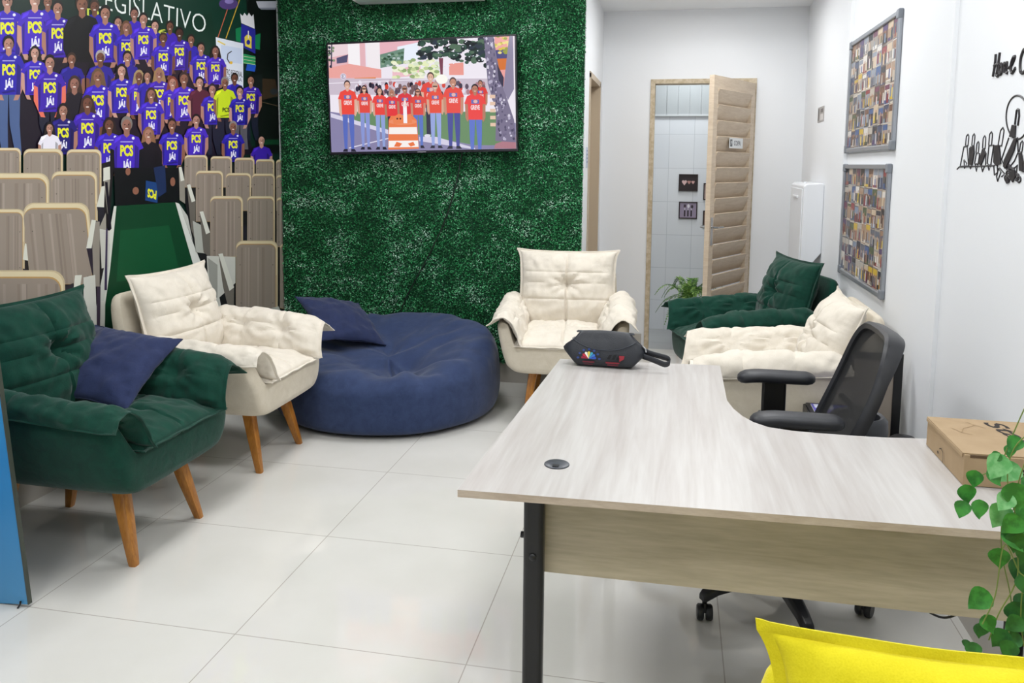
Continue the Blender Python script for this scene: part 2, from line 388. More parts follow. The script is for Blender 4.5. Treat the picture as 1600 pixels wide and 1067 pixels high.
#SECTION2
# ------------------------------------------------------------------ cushions
def cushion(S, T=.12, nu=44, nv=44, flange=.03, tufts=(), creases=(), seed=0, wr=.004, pw=2.6, ft=.004, back=1.0):
    """puffy cushion on a centre surface S(u,v)->Vector, u,v in [-1,1]; flange: flat sewn border outside"""
    fu = flange
    def nrm(u, v):
        e = .01; a = S(u+e, v)-S(u-e, v); b = S(u, v+e)-S(u, v-e); n = a.cross(b); return n.normalized()
    us = [-1-fu, -1-fu*.45]+[-1+2*(.5-.5*math.cos(PI*i/nu))*1 for i in range(nu+1)]+[1+fu*.45, 1+fu]
    vs_ = [-1-fu, -1-fu*.45]+[-1+2*(.5-.5*math.cos(PI*i/nv)) for i in range(nv+1)]+[1+fu*.45, 1+fu]
    V = []; NU, NV = len(us), len(vs_)
    def thick(u, v, sgn):
        cu, cv = min(abs(u), 1), min(abs(v), 1)
        p = (max(0, 1-cu**pw)*max(0, 1-cv**pw))**.5
        h = T/2*p
        if sgn < 0: h *= back
        d = 0
        for (tu, tv, td, ts) in tufts:
            r2 = ((u-tu)**2+(v-tv)**2)/ts**2; d += td*math.exp(-r2)
            r = math.sqrt(r2)*ts; an = math.atan2(v-tv, u-tu)
            d += td*.13*math.sin(an*9+seed+tu*5+1.5*noise.noise(Vector((u*3, v*3, seed))))*math.exp(-((r-.24)/.2)**2)
        for (kind, c, dd, lo_, hi) in creases:
            a, b = (u, v) if kind == 'u' else (v, u)
            if lo_ <= b <= hi: d += dd*math.exp(-((a-c)/.022)**2)
        n = noise.noise(Vector((u*3+seed, v*3-seed, sgn*3)))*wr*2.0+noise.noise(Vector((u*9+seed, v*5+seed*2, sgn)))*wr
        # puckers along the seams
        ed = max(abs(u), abs(v)); w_ = math.exp(-((1-ed)/.16)**2)
        t_ = v if abs(u) > abs(v) else u
        n += w_*wr*.9*noise.noise(Vector((t_*16+seed, sgn*2., seed)))
        return max(ft/2, h-d*min(1, p*1.4)+n*min(1, p*2)) if p > 0 else ft/2
    for sgn in (1, -1):
        for i, u in enumerate(us):
            for j, v in enumerate(vs_):
                q = S(u, v); n = nrm(u, v)
                if abs(u) > 1 or abs(v) > 1:   # ripple of the free edge
                    t_ = v if abs(u) > 1 else u
                    q = q+n*(.007*noise.noise(Vector((t_*3.5+seed, seed*1.7, 5))))
                V.append(tuple(q+n*sgn*thick(u, v, sgn)))
    F_ = []; K = NU*NV
    for s in (0, 1):
        for i in range(NU-1):
            for j in range(NV-1):
                a = s*K+i*NV+j; q = (a, a+NV, a+NV+1, a+1); F_.append(q if s == 0 else q[::-1])
    ring = [(i, 0) for i in range(NU)]+[(NU-1, j) for j in range(1, NV)]+[(i, NV-1) for i in range(NU-2, -1, -1)]+[(0, j) for j in range(NV-2, 0, -1)]
    for k in range(len(ring)):
        a = ring[k][0]*NV+ring[k][1]; b = ring[(k+1) % len(ring)][0]*NV+ring[(k+1) % len(ring)][1]
        F_.append((a, a+K, b+K, b))
    return V, F_
def bez(P, t):
    """catmull through points P, t in 0..1"""
    n = len(P)-1; x = min(max(t, -.08), 1.08)*n; i = int(min(max(math.floor(x), 0), n-1)); f = x-i
    g = lambda k: Vector(P[k]) if 0 <= k <= n else (Vector(P[0])*2-Vector(P[1]) if k < 0 else Vector(P[n])*2-Vector(P[n-1]))
    a, b, c, d = g(i-1), g(i), g(i+1), g(i+2)
    return .5*((2*b)+(c-a)*f+(2*a-5*b+4*c-d)*f*f+(3*b-a-3*c+d)*f**3)
def fabric(name, c1, c2, rough=.85, sheen=.3, bs=420, st=.35):
    m = bpy.data.materials.new(name); m.use_nodes = True; nt = m.node_tree; b = nt.nodes['Principled BSDF']
    b.inputs['Roughness'].default_value = rough; b.inputs['Specular IOR Level'].default_value = .2
    b.inputs['Sheen Weight'].default_value = sheen; b.inputs['Sheen Roughness'].default_value = .45
    tc = nt.nodes.new('ShaderNodeTexCoord')
    n = nt.nodes.new('ShaderNodeTexNoise'); n.inputs['Scale'].default_value = bs; n.inputs['Detail'].default_value = 2; nt.links.new(tc.outputs['Object'], n.inputs['Vector'])
    n2 = nt.nodes.new('ShaderNodeTexNoise'); n2.inputs['Scale'].default_value = 22; n2.inputs['Detail'].default_value = 4; n2.inputs['Distortion'].default_value = .6; nt.links.new(tc.outputs['Object'], n2.inputs['Vector'])
    r = nt.nodes.new('ShaderNodeValToRGB'); r.color_ramp.elements[0].color = lin(c1); r.color_ramp.elements[1].color = lin(c2); r.color_ramp.elements[0].position = .35; r.color_ramp.elements[1].position = .65
    mx = nt.nodes.new('ShaderNodeMix'); mx.data_type = 'FLOAT'; mx.inputs[0].default_value = .5
    nt.links.new(n.outputs['Fac'], mx.inputs[2]); nt.links.new(n2.outputs['Fac'], mx.inputs[3]); nt.links.new(mx.outputs[0], r.inputs['Fac']); nt.links.new(r.outputs['Color'], b.inputs['Base Color'])
    bp = nt.nodes.new('ShaderNodeBump'); bp.inputs['Strength'].default_value = st; bp.inputs['Distance'].default_value = .0015; nt.links.new(n.outputs['Fac'], bp.inputs['Height'])
    bp2 = nt.nodes.new('ShaderNodeBump'); bp2.inputs['Strength'].default_value = .35; bp2.inputs['Distance'].default_value = .006; nt.links.new(n2.outputs['Fac'], bp2.inputs['Height']); nt.links.new(bp.outputs[0], bp2.inputs['Normal'])
    nt.links.new(bp2.outputs[0], b.inputs['Normal'])
    return m
GREEN = fabric('dark_green_suede', '073127', '0c4133', sheen=.18); IVORY = fabric('ivory_suede', 'd6cec0', 'e2dacd', sheen=.15); IVSH = fabric('ivory_shell_suede', 'cdc3b0', 'd8cfbe', sheen=.15)
YELLOW = fabric('bright_yellow_suede', 'd2c416', 'ded024', sheen=.15); NAVY = fabric('navy_cotton', '242c4c', '2c3659', sheen=.2); DENIM = fabric('blue_denim_cotton', '2a3757', '374568', sheen=.2)
LEG = wood('honey_varnished_wood', '9c6120', 'ba7d33', (6, 6, 1), .3, 8, 40, coat=.3)

# ------------------------------------------------------------------ armchair (front faces local -y)
def shell_mesh():
    bm = B()
    # tub: U-shaped section swept from front to back
    def sec(y, k, s, low):
        # k: how far the arms reach up (0..1), s: inset, low: bottom height
        ht = .585+.045*k
        o = [(-.20, low), (-.275+s*.5, low+.008), (-.328+s, low+.045), (-.352+s, low+.12), (-.374+s, low+.21), (-.385+s, ht-.03), (-.375+s, ht-.005), (-.345, ht), (-.315, ht-.01), (-.30, ht-.05), (-.285, .49), (-.27, .455), (-.15, .45)]
        return o+[(-x, z) for x, z in o[::-1]]
    ys = [(-.378, 0, .045, .33), (-.370, 0, .022, .308), (-.355, 0, .008, .297), (-.30, .1, 0, .290), (-.15, .4, 0, .290), (.05, .7, 0, .292), (.22, 1, 0, .294), (.32, 1, .004, .298), (.36, 1, .02, .315), (.375, 1, .05, .335)]
    rings = []
    for y, k, s, low in ys:
        r = []
        for x, z in sec(y, k, s, low):
            yy = y
            if y < -.29 : yy = y+.055*max(0, (z-.44)/.15)+.0   # arm fronts lean back a little
            r.append(bm.verts.new((x, yy, z)))
        rings.append(r)
    n = len(rings[0])
    for i in range(len(rings)-1):
        for k in range(n): bm.faces.new((rings[i][k], rings[i+1][k], rings[i+1][(k+1) % n], rings[i][(k+1) % n]))
    # end caps as strips (half outline mirrored)
    for r in (rings[0], rings[-1]):
        for tri in tessellate_polygon([[Vector((v.co.x, v.co.z, 0)) for v in r]]):
            bm.faces.new([r[q] for q in tri])
    bmesh.ops.recalc_face_normals(bm, faces=bm.faces[:])
    bmesh.ops.subdivide_edges(bm, edges=bm.edges[:], cuts=1, use_grid_fill=True, smooth=.0)
    for v in bm.verts:
        v.co += Vector((noise.noise(v.co*7)*.004, noise.noise(v.co*7+Vector((9, 0, 0)))*.004, noise.noise(v.co*6+Vector((0, 5, 0)))*.003))
    return bm
def back_shell_mesh():
    bm = B(); rings = []
    for z, y0, wd, th in ((.36, .27, .30, .07), (.45, .285, .315, .085), (.58, .305, .32, .09), (.70, .33, .318, .085), (.79, .35, .312, .075), (.835, .362, .30, .062), (.855, .368, .285, .04), (.86, .37, .26, .02)):
        r = []
        for x, y in ((-wd, th*.35), (-wd+.012, th*.05), (-wd+.04, 0), (0, -.0), (wd-.04, 0), (wd-.012, th*.05), (wd, th*.35), (wd, th*.65), (wd-.02, th*.95), (wd-.05, th), (0, th), (-wd+.05, th), (-wd+.02, th*.95), (-wd, th*.65)):
            r.append(bm.verts.new((x, y0+y, z)))
        rings.append(r)
    n = len(rings[0])
    for i in range(len(rings)-1):
        for k in range(n): bm.faces.new((rings[i][k], rings[i][(k+1) % n], rings[i+1][(k+1) % n], rings[i+1][k]))
    bm.faces.new(rings[0][::-1]); bm.faces.new(rings[-1])
    bmesh.ops.recalc_face_normals(bm, faces=bm.faces[:])
    return bm
def leg_mesh(sx, front):
    y0, y1 = (-.215, -.30) if front else (.235, .31)
    x0, x1 = (.165, .212) if front else (.165, .195)
    bm = B(); rings = []
    for t_, r in ((0, .029), (.5, .024), (.94, .0165), (1, .0145)):
        c = Vector((sx*(x0+(x1-x0)*t_), y0+(y1-y0)*t_, .335*(1-t_)))
        ring = []
        for k in range(12):
            a = 2*PI*k/12+PI/12; q = 1/max(abs(math.cos(a)), abs(math.sin(a)))**.6
            ring.append(bm.verts.new(c+Vector((math.cos(a)*r*q, math.sin(a)*r*q, 0))))
        rings.append(ring)
    for i in range(3):
        for k in range(12): bm.faces.new((rings[i][k], rings[i][(k+1) % 12], rings[i+1][(k+1) % 12], rings[i+1][k]))
    bm.faces.new(rings[0]); bm.faces.new(rings[-1][::-1])
    bmesh.ops.recalc_face_normals(bm, faces=bm.faces[:])
    return bm
def arm_S(sx):
    def S(u, v):
        # u: -1 front .. 1 back ; v: -1 outer .. 1 inner
        t = (v+1)/2; f = (u+1)/2
        z0 = .585+.045*f
        flop = .012*max(0, -u)**2
        P = [(.405+flop*.8, z0-.015+flop*.2), (.385, z0+.03), (.33, z0+.046), (.275, z0-.004), (.245, z0-.07), (.232, .475)]
        q = bez([(a, 0, b) for a, b in P], t)
        yf = -.375; yb = .25
        # front seam runs down and slightly forward towards the seat
        yy = yf+(yb-yf)*f
        yy += (1-f)*(-.01-.045*max(0, t-.35)+.05*math.sin(PI*t)*0)
        # pointed corners
        c = .016*(abs(v)**3)*(abs(u)**6)
        return Vector((sx*(q.x + (c*.4 if v < 0 else 0)), yy+(c if u > 0 else -c)*(.8 if v < 0 else .1), q.z + (c*.5 if v < 0 else 0)))
    return S
def seat_S(u, v):
    # u across, v front(-1) .. back(1)
    x = u*.262; y = -.385+(v+1)/2*.62
    z = .472-.010*max(0, -v-.55)/.45
    ear = .012*(abs(u)**8)*(max(0, -v)**8)
    return Vector((x, y-ear*.6, z))
def back_S(u, v):
    # u across, v bottom(-1) .. top(1)
    w_ = .298; pin = .035
    x = u*(w_*(1-pin*(1-v*v)*1.0)+.0)
    hgt = .462+.004*abs(u)**3*(1 if v > 0 else -.3) - .004*(1-u*u)
    zz = .475+(v+1)/2*hgt
    ear = .018*(min(abs(u), 1.0)**10)*(min(max(0, v), 1.0)**10)
    x += math.copysign(ear, u)
    y = .155+.125*(v+1)/2+.02*u*u
    return Vector((x, -0+y-ear*.3, zz+ear*.25))
class Chair: pass
def cross(T_): return [('u', 0, .010, -1, 1), ('v', 0, .008, -1, 1)]
cmesh = {}
def make_armchair(name, label, main, shellm):
    t_ = thing(name, label, 'armchair')
    if not cmesh:
        cmesh['shell'] = shell_mesh(); cmesh['back'] = back_shell_mesh()
        cmesh['seat'] = cushion(seat_S, .13, 72, 72, .04, [(0, .0, .045, .16)], [('u', 0, .014, -1, 1), ('v', -.05, .008, -1, 1)], 3, .006)
        cmesh['backc'] = cushion(back_S, .20, 76, 72, .05, [(0, .12, .06, .17)], [('u', 0, .016, -1, 1), ('v', .42, .006, -1, 1), ('v', -.3, .007, -1, 1), ('v', .12, .006, -1, 1)], 8, .006)
        for sx in (-1, 1):
            cmesh['arm%d' % sx] = cushion(arm_S(sx), .088, 72, 60, .045, [(-.35, .2, .034, .13), (.35, .2, .034, .13)], [('u', -.35, .007, -1, 1), ('u', .35, .007, -1, 1), ('v', .1, .006, -1, 1)], 5+sx, .006, back=.3)
    def sub(o):
        s = o.modifiers.new('smooth', 'SUBSURF'); s.levels = 1; s.render_levels = 1; return o
    key = main.name
    o = obj('body_shell', cmesh['shell'].copy(), shellm, t_); sub(o)
    o = obj('back_shell', cmesh['back'].copy(), shellm, t_); sub(o)
    obj('seat_cushion', cmesh['seat'], main, t_); obj('back_cushion', cmesh['backc'], main, t_)
    for sx in (-1, 1): 
        V, F_ = cmesh['arm%d' % sx]
        obj('arm_cushion', (V, F_), main, t_)
    for sx in (-1, 1):
        for fr in (True, False):
            lg = obj('leg', leg_mesh(sx, fr), LEG, t_)
            fx_, fy_ = (.212, -.30) if fr else (.195, .31)
            obj('glide', lathe(B(), [(0, 0), (.0125, 0), (.0135, .004), (0, .004)], 14, Matrix.Translation((sx*fx_, fy_, -.001))), mat('dark_glide', '2a1c14', .6), lg)
    for ch in t_.children:
        bm = bmesh.new(); bm.from_mesh(ch.data); bmesh.ops.recalc_face_normals(bm, faces=bm.faces[:]); bm.to_mesh(ch.data); bm.free()
    return t_
def place(o, x, y, rz, label=None):
    o.location = (x, y, 0); o.rotation_euler = (0, 0, math.radians(rz))
    if label: o['label'] = label
    return o
g1 = make_armchair('armchair', 'dark green padded armchair at the left with a navy pillow on its seat', GREEN, GREEN); place(g1, -2.235, 2.77, 90)
i1 = make_armchair('armchair', 'ivory padded armchair on the left between green armchair and blue beanbag', IVORY, IVSH); place(i1, -2.235, 3.71, 90)
i2 = copy_tree(i1); place(i2, -.64, 4.89, 5, 'ivory padded armchair facing the camera in front of the hedge wall corner')
g2 = copy_tree(g1); place(g2, .45, 5.04, -74, 'dark green padded armchair in the back right corner below the white baby changing station')
i3 = copy_tree(i1); place(i3, .485, 3.99, -90, 'ivory padded armchair against the right wall behind the black office chair')
y1 = make_armchair('armchair', 'bright yellow padded armchair in the bottom right corner before the desk', YELLOW, YELLOW); place(y1, .462, .692, 4)
for ch in i3.children:
    if ch.name.startswith('back_cushion'):
        ch.matrix_local = Matrix.Translation((0, .2, .44)) @ Matrix.Rotation(math.radians(-6), 4, 'X') @ Matrix.Translation((0, -.215, -.485))

# ------------------------------------------------------------------ loose pillows
def pillow(name, label, mx, w_, h_, T, m, seed, sag=.0, group=None):
    def S(u, v):
        k = 1-.09*(1-v*v); l = 1-.09*(1-u*u)
        x, y = u*w_/2*k, v*h_/2*l
        return Vector((x, y, -sag*(u*u*.5+v*v*.5)))
    o = obj(name, cushion(S, T, 40, 40, .012, (), (), seed, .007, 2.0, .006), m)
    o.matrix_world = mx; tag(o, label, 'pillow', group); return o
def frame(o, xa, ya):
    X = Vector(xa).normalized(); Y = Vector(ya); Y = (Y-X*Y.dot(X)).normalized(); Z = X.cross(Y)
    m = Matrix.Identity(4)
    for i in range(3): m[i][0], m[i][1], m[i][2], m[i][3] = X[i], Y[i], Z[i], o[i]
    return m

# ------------------------------------------------------------------ beanbag
def beanbag():
    bm = B(); R0 = .675; n = 96
    prof = [(.0, .012), (.5, .012), (.86, .012), (.95, .022), (.985, .06), (1.0, .13), (1.003, .20), (.995, .26), (.985, .30), (.95, .345), (.90, .372), (.82, .385), (.72, .385), (.60, .375), (.48, .365), (.36, .355), (.24, .35), (.12, .345)]
    rings = []
    for i, (r, z) in enumerate(prof):
        ring = []
        for k in range(n):
            a = 2*PI*k/n; ca, sa = math.cos(a), math.sin(a)
            x, y = ca*r*R0*1.02, sa*r*R0*.985
            top = max(0, min(1, (z-.2)/.15)); top = top*top*(3-2*top)
            backh = max(0, sa*.75+ca*.15+.25)
            zz = z+top*(.135*min(1, backh)*(r**1.4)) - top*.04*max(0, -sa)*r
            # hollow towards the front right of centre
            dx, dy = x-.12, y+.20
            zz -= top*.115*math.exp(-(dx*dx+dy*dy)/.055)
            if top > 0:   # folds running out of the hollow
                an = math.atan2(dy, dx); d = math.hypot(dx, dy)
                fold = (math.sin(an*7+1.3+d*5)+.6*math.sin(an*13+d*9))*.5
                zz += top*.038*fold*math.exp(-((d-.22)/.24)**2)
                zz += top*.022*noise.noise(Vector((x*7, y*9, 2)))
                zz += top*.016*noise.noise(Vector((x*22, y*12, 7)))
            wr = (1-top)*.010*noise.noise(Vector((ca*2.5, sa*2.5, z*16)))+.012*noise.noise(Vector((ca*1.6, sa*1.6, z*3)))
            # vertical puckers below the top seam
            pk = math.exp(-((z-.33)/.05)**2)*.007*math.sin(a*46+3*math.sin(a*5))*(1 if r > .85 else 0)
            ring.append(bm.verts.new((x*(1+wr+pk), y*(1+wr+pk), max(.0, zz))))
        rings.append(ring)
    for i in range(1, len(rings)-1):
        for k in range(n): bm.faces.new((rings[i][k], rings[i][(k+1) % n], rings[i+1][(k+1) % n], rings[i+1][k]))
    bm.faces.new(rings[1][::-1]); c = bm.verts.new(sum((v.co for v in rings[-1]), Vector())/n)
    for k in range(n): bm.faces.new((rings[-1][k], rings[-1][(k+1) % n], c))
    for v in rings[0]: bm.verts.remove(v)
    o = obj('beanbag', bm, DENIM); s = o.modifiers.new('smooth', 'SUBSURF'); s.levels = 1; s.render_levels = 2
    o.location = (-1.70, 4.67, 0)
    tag(o, 'large round navy blue denim beanbag on the floor against the hedge wall', 'beanbag')
    return o
beanbag()
# pillow on the green armchair, leaning on its back; pillow lying on the beanbag rim
pillow('pillow', 'navy blue square pillow leaning on the seat of the left green armchair', frame(Vector((-2.295, 2.94, .65)), (.995, .008, -.10), (-.09, .84, .53)), .42, .41, .14, NAVY, 2, .01)
pillow('pillow', 'navy blue square pillow lying on the back rim of the beanbag', frame(Vector((-2.04, 4.75, .52)), (.606, .769, -.203), (-.645, .624, .441)), .46, .46, .14, NAVY, 9, .02)

# ------------------------------------------------------------------ desk
TOPM = wood('pale_ash_laminate_top', 'aca6a2', 'bfbcb9', (8, .45, 1), .34, 2.0, 10)
PANM = wood('greige_ash_laminate_panel', 'a69b82', 'bfb39b', (.7, 7, 7), .4, 2.2, 18)
EDGE = wood('ash_edge_band', 'b3a290', 'c6b7a6', (2, 2, 9), .4, 3, 30)
desk = thing('desk', 'pale wood-look corner desk with a curved inner edge and black metal legs', 'desk', (.25, 1.95, 0))
def rel(bm, o):
    for v in bm.verts: v.co -= Vector(o.location)
    return bm
poly = [(-.473, 1.752), (.982, 1.795), (.982, 2.395), (.709, 2.383), (.60, 2.366), (.52, 2.362), (.418, 2.363), (.345, 2.368), (.282, 2.387), (.245, 2.425), (.218, 2.478), (.196, 2.55), (.182, 2.64), (.184, 3.105), (-.418, 3.068)]
bm = prism(B(), poly, .7325, .75)
top = obj('desktop', rel(bm, desk), [TOPM, EDGE], desk, False)
for p in top.data.polygons:
    if abs(p.normal.z) < .5: p.material_index = 1
o = obj('front_panel', rel(box(-.292, .975, 1.892, 1.91, .50, .7325), desk), PANM, desk, False)
# the left leg: oval black post with bolts and foot bar
def post(x, y, yl, name='leg'):
    bm = B()
    bx(bm, x-.025, x+.025, y-.02, y+.02, .03, .7325); o = obj(name, rel(bm, desk), BLACKM, desk, False, .012, 4)
    bm = B(); bx(bm, x-.03, x+.03, y-.03, y+.03, .0, .03)
    obj('foot', rel(bm, desk), BLACKM, desk, False, .008, 3)
    return o
pl = post(-.312, 1.872, 1.89)
for q in ((.70, 0), (.60, 0)):
    bm = B(); tube(bm, [(-.345, 1.872, q[0]), (-.334, 1.872, q[0])], .008, 10); obj('bolt', rel(bm, desk), BLACK, desk)
bm = B(); lathe(bm, [(.0, 0), (.009, 0), (.009, .003), (.006, .006), (0, .007)], 14, Matrix.Translation((-.312, 1.852, .555)) @ Matrix.Rotation(PI/2, 4, 'X')); obj('bolt', rel(bm, desk), BLACK, desk)
for lx, ly in ((-.20, 2.95), (.93, 2.30)):
    bm = B(); bx(bm, lx-.02, lx+.02, ly-.025, ly+.025, 0, .7325); obj('leg', rel(bm, desk), BLACKM, desk, False, .01, 3)
bm = B(); prism(bm, [(-.30+.02*0, .5), (-.28, .5), (-.28, .7325), (-.30, .7325)], 2.32, 2.95, 'y'); obj('modesty_panel', rel(bm, desk), PANM, desk, False)
gp = at_z(870, 726, .75)
bm = lathe(B(), [(0, 0), (.0315, 0), (.0315, .0025), (.029, .004), (.006, .0035), (.0, .0035)], 36, Matrix.Translation((gp.x, gp.y, .75)))
g = obj('cable_grommet', rel(bm, desk), mat('slate_grey_plastic', '3d4148', .35), desk)
bm = B(); bx(bm, gp.x-.008, gp.x+.008, gp.y-.026, gp.y-.012, .7535, .7555); obj('slot', rel(bm, desk), BLACK, g, False)
# cable drooping below the panel
p = [at_y(*q, 2.02) for q in ((1425, 915), (1432, 937), (1450, 955), (1475, 965), (1500, 957), (1511, 943), (1514, 915))]
o = obj('power_cable', tube(B(), smoothpts(p), .0028, 8), BLACK); tag(o, 'thin black cable drooping below the desk front panel', 'cable')

# ------------------------------------------------------------------ cardboard box on the desk
CB = mat('brown_cardboard', 'a28b6d', .8, .2, bump=(60, .15), var=(14, 'ab9476', .2)); INK = mat('black_print_ink', '2a2320', .6, .2)
bt = thing('cardboard_box', 'flat brown cardboard box with black lettering on the desk by the right wall', 'box', (.83, 2.17, .751))
BX0, BX1, BY0, BY1, BH = .688, .975, 2.035, 2.325, .078
b_ = obj('carton', rel(box(BX0, BX1, BY0, BY1, .751, .751+BH-.003), bt), CB, bt, False, .0015)
bm = B(); bx(bm, BX0-.002, BX1, BY0+.006, BY1+.002, .751+BH-.003, .751+BH); bx(bm, BX0-.003, BX0, BY0+.01, BY1, .751+BH-.012, .751+BH-.003)
obj('lid_flap', rel(bm, bt), CB, bt, False, .001)
bm = B(); bx(bm, BX0+.012, BX0+.085, BY0-.0012, BY0+.004, .751+BH-.009, .751+BH-.003); obj('tuck_slot_shade', rel(bm, bt), mat('cardboard_shadow_slot', '5a4630', .9), bt, False)  # solid strip, the shade of the slot is put into its dark colour
pr = Print(plane_print(Vector((BX0, BY0-.0008, .751))-Vector(bt.location), (1, 0, 0), (0, 0, 1), (0, -1, 0)), .7, pre='carton', lift=1e-4)
pr.text('2a2320', 'Stalo', (.055, .060), (.20, .060), (.20, .026), (.055, .026), .02)
pr.build('lettering', bt)
pr = Print(plane_print(Vector((BX0, BY0, .751+BH+.0004))-Vector(bt.location), (1, 0, 0), (0, 1, 0), (0, 0, 1)), .7, pre='carton', lift=1e-4)
pr.text('2a2320', 'Stalo', (.175, .268), (.215, .06), (.165, .06), (.125, .268), .02)
for l in ([(.085, .262), (.098, .235), (.118, .215)], [(.03, .20), (.045, .165), (.065, .15)], [(.098, .235), (.06, .20), (.045, .165)]):
    pr.line('8d7350', l, .0016)
pr.build('lettering', bt)
pr = Print(plane_print(Vector((BX0-.0034, BY1, .751))-Vector(bt.location), (0, -1, 0), (0, 0, 1), (-1, 0, 0)), .7, pre='carton', lift=1e-4)
pr.line('3a2f28', [(.12, .03), (.135, .036), (.147, .03), (.152, .015), (.151, .004)], .003); pr.ell('3a2f28', .112, .018, .006, .004)
pr.build('lettering', bt)

# ------------------------------------------------------------------ toiletry bag
LE = mat('dark_grey_leatherette', '23262d', .42, .5, bump=(300, .25)); LE2 = mat('piping_leatherette', '3b3f47', .4, .5)
bg = thing('toiletry_bag', 'dark grey leatherette pouch with printed emblems and wrist strap on the far desk end', 'bag', (-.24, 3.0, .75), math.radians(-3))
L2, W2, HH = .150, .048, .128
bm = B()
sections = []
for s in np.linspace(-1, 1, 41):
    # length profile: the ends are wedges: bottom shorter, top short, middle bulges outward
    r = []
    for k in range(28):
        a = 2*PI*k/28; cy = math.cos(a); cz = math.sin(a)
        zf = .5+.5*cz*abs(cz)**-.35 if abs(cz) > 1e-6 else .5
        zf = min(1, max(0, zf)); yw = W2*(1-.72*zf**1.6)*(abs(cy)**.55)*(1 if cy > 0 else -1)
        half = L2*(.86+.22*math.sin(PI*min(1, zf*1.0+.02))**1.0-.06*zf)
        e = abs(s); shrink = (1-max(0, (e-.72)/.28)**2*.80)
        zz = zf*HH
        zz = zz if e < .72 else zz*(1-.28*((e-.72)/.28)**1.5)+ (.30*HH*((e-.72)/.28)**1.5)*(1-zf)
        if zf > .9: zz -= .006*math.sin(PI*(s+1)/2*1)*-1
        r.append(bm.verts.new((s*half, yw*shrink+.003*noise.noise(Vector((s*5, a, 1))), zz+.0)))
    sections.append(r)
for i in range(40):
    for k in range(28): bm.faces.new((sections[i][k], sections[i][(k+1) % 28], sections[i+1][(k+1) % 28], sections[i+1][k]))
bm.faces.new(sections[0][::-1]); bm.faces.new(sections[-1]); bmesh.ops.recalc_face_normals(bm, faces=bm.faces[:])
obj('pouch', bm, LE, bg)
def front_y(z): 
    zf = z/HH; return -W2*(1-.72*zf**1.6)-.002
pts = [(x, front_y(z)-.001, z) for x, z in [(-.112, .108)]+[(-.12+.24*k/16, .068+.036*(abs(k-8)/8)**2.4) for k in range(17)]+[(.112, .108)]]
obj('flap_piping', tube(B(), pts, .0016, 6), LE2, bg)
obj('top_seam', tube(B(), [(-.108, -.004, .126), (0, -.006, .129), (.108, -.004, .126)], .003, 6), LE2, bg)
# strap loop on the right
bm = B(); cp = [(.135, -.01, .075), (.165, -.015, .062), (.20, -.02, .055), (.232, -.024, .048), (.238, -.026, .035), (.222, -.028, .028), (.195, -.025, .036), (.165, -.02, .045), (.14, -.014, .05)]
sp = smoothpts(cp, 5); prev = None
for q in sp:
    a = bm.verts.new(q+Vector((.001, -.004, .0105))); b = bm.verts.new(q+Vector((-.001, .004, -.0105)))
    if prev: bm.faces.new((prev[0], prev[1], b, a))
    prev = (a, b)
o = obj('wrist_strap', bm, LE, bg); so = o.modifiers.new('thick', 'SOLIDIFY'); so.thickness = .003
obj('zip_pull', tube(B(), [(.138, -.014, .088), (.150, -.02, .078), (.153, -.022, .066)], .0032, 8), CHROME, bg)
obj('zipper', tube(B(), [(-.105, 0, .1285), (.105, 0, .1285)], .0022, 6), mat('dark_zip', '111216', .4), bg)
# emblems printed on the front: a fan of coloured rays and a dark and red monogram
def bagput(x, y, l):
    z = y; return Vector((x, front_y(z)-.0006-l, z))
pr = Print(bagput, .4, pre='bag', lift=1e-4)
cx, cz = -.055, .034
for k, c in enumerate(['8e1f3a', 'b3263a', 'e8e4da', 'd9c24a', '3f9fb8', '3a6ec2', '2c4fae']):
    a = PI*(.06+.88*k/6); d = PI/16
    pr.poly(c, [(cx, cz), (cx-.026*math.cos(a-d), cz+.024*math.sin(a-d)), (cx-.029*math.cos(a), cz+.027*math.sin(a)), (cx-.026*math.cos(a+d), cz+.024*math.sin(a+d))])
for k in range(7):
    a = PI*(.02+.96*k/6); pr.ell('2d417c', cx-.04*math.cos(a), cz+.034*math.sin(a), .005, .004)
pr.rect('5c1b27', cx-.022, cz-.014, cx+.022, cz-.008); pr.rect('4a1720', cx-.016, cz-.021, cx+.016, cz-.017)
cx = .045
for k in range(3): pr.poly('0d0d10', [(cx-.032+k*.017, cz+.003), (cx-.022+k*.017, cz+.003), (cx-.014+k*.017, cz+.019), (cx-.024+k*.017, cz+.019)])
pr.poly('8e2430', [(cx+.014, cz-.004), (cx+.03, cz+.006), (cx+.032, cz+.018), (cx+.012, cz+.018)]); pr.rect('7a1f2b', cx-.036, cz-.012, cx+.014, cz-.007); pr.rect('5c1b27', cx-.03, cz-.02, cx+.01, cz-.015)
pr.build('printed_emblems', bg)

# ------------------------------------------------------------------ office chair (faces -x)
oc = thing('office_chair', 'black mesh-back office chair with armrests behind the desk', 'office chair', (.378, 2.79, 0), 0)
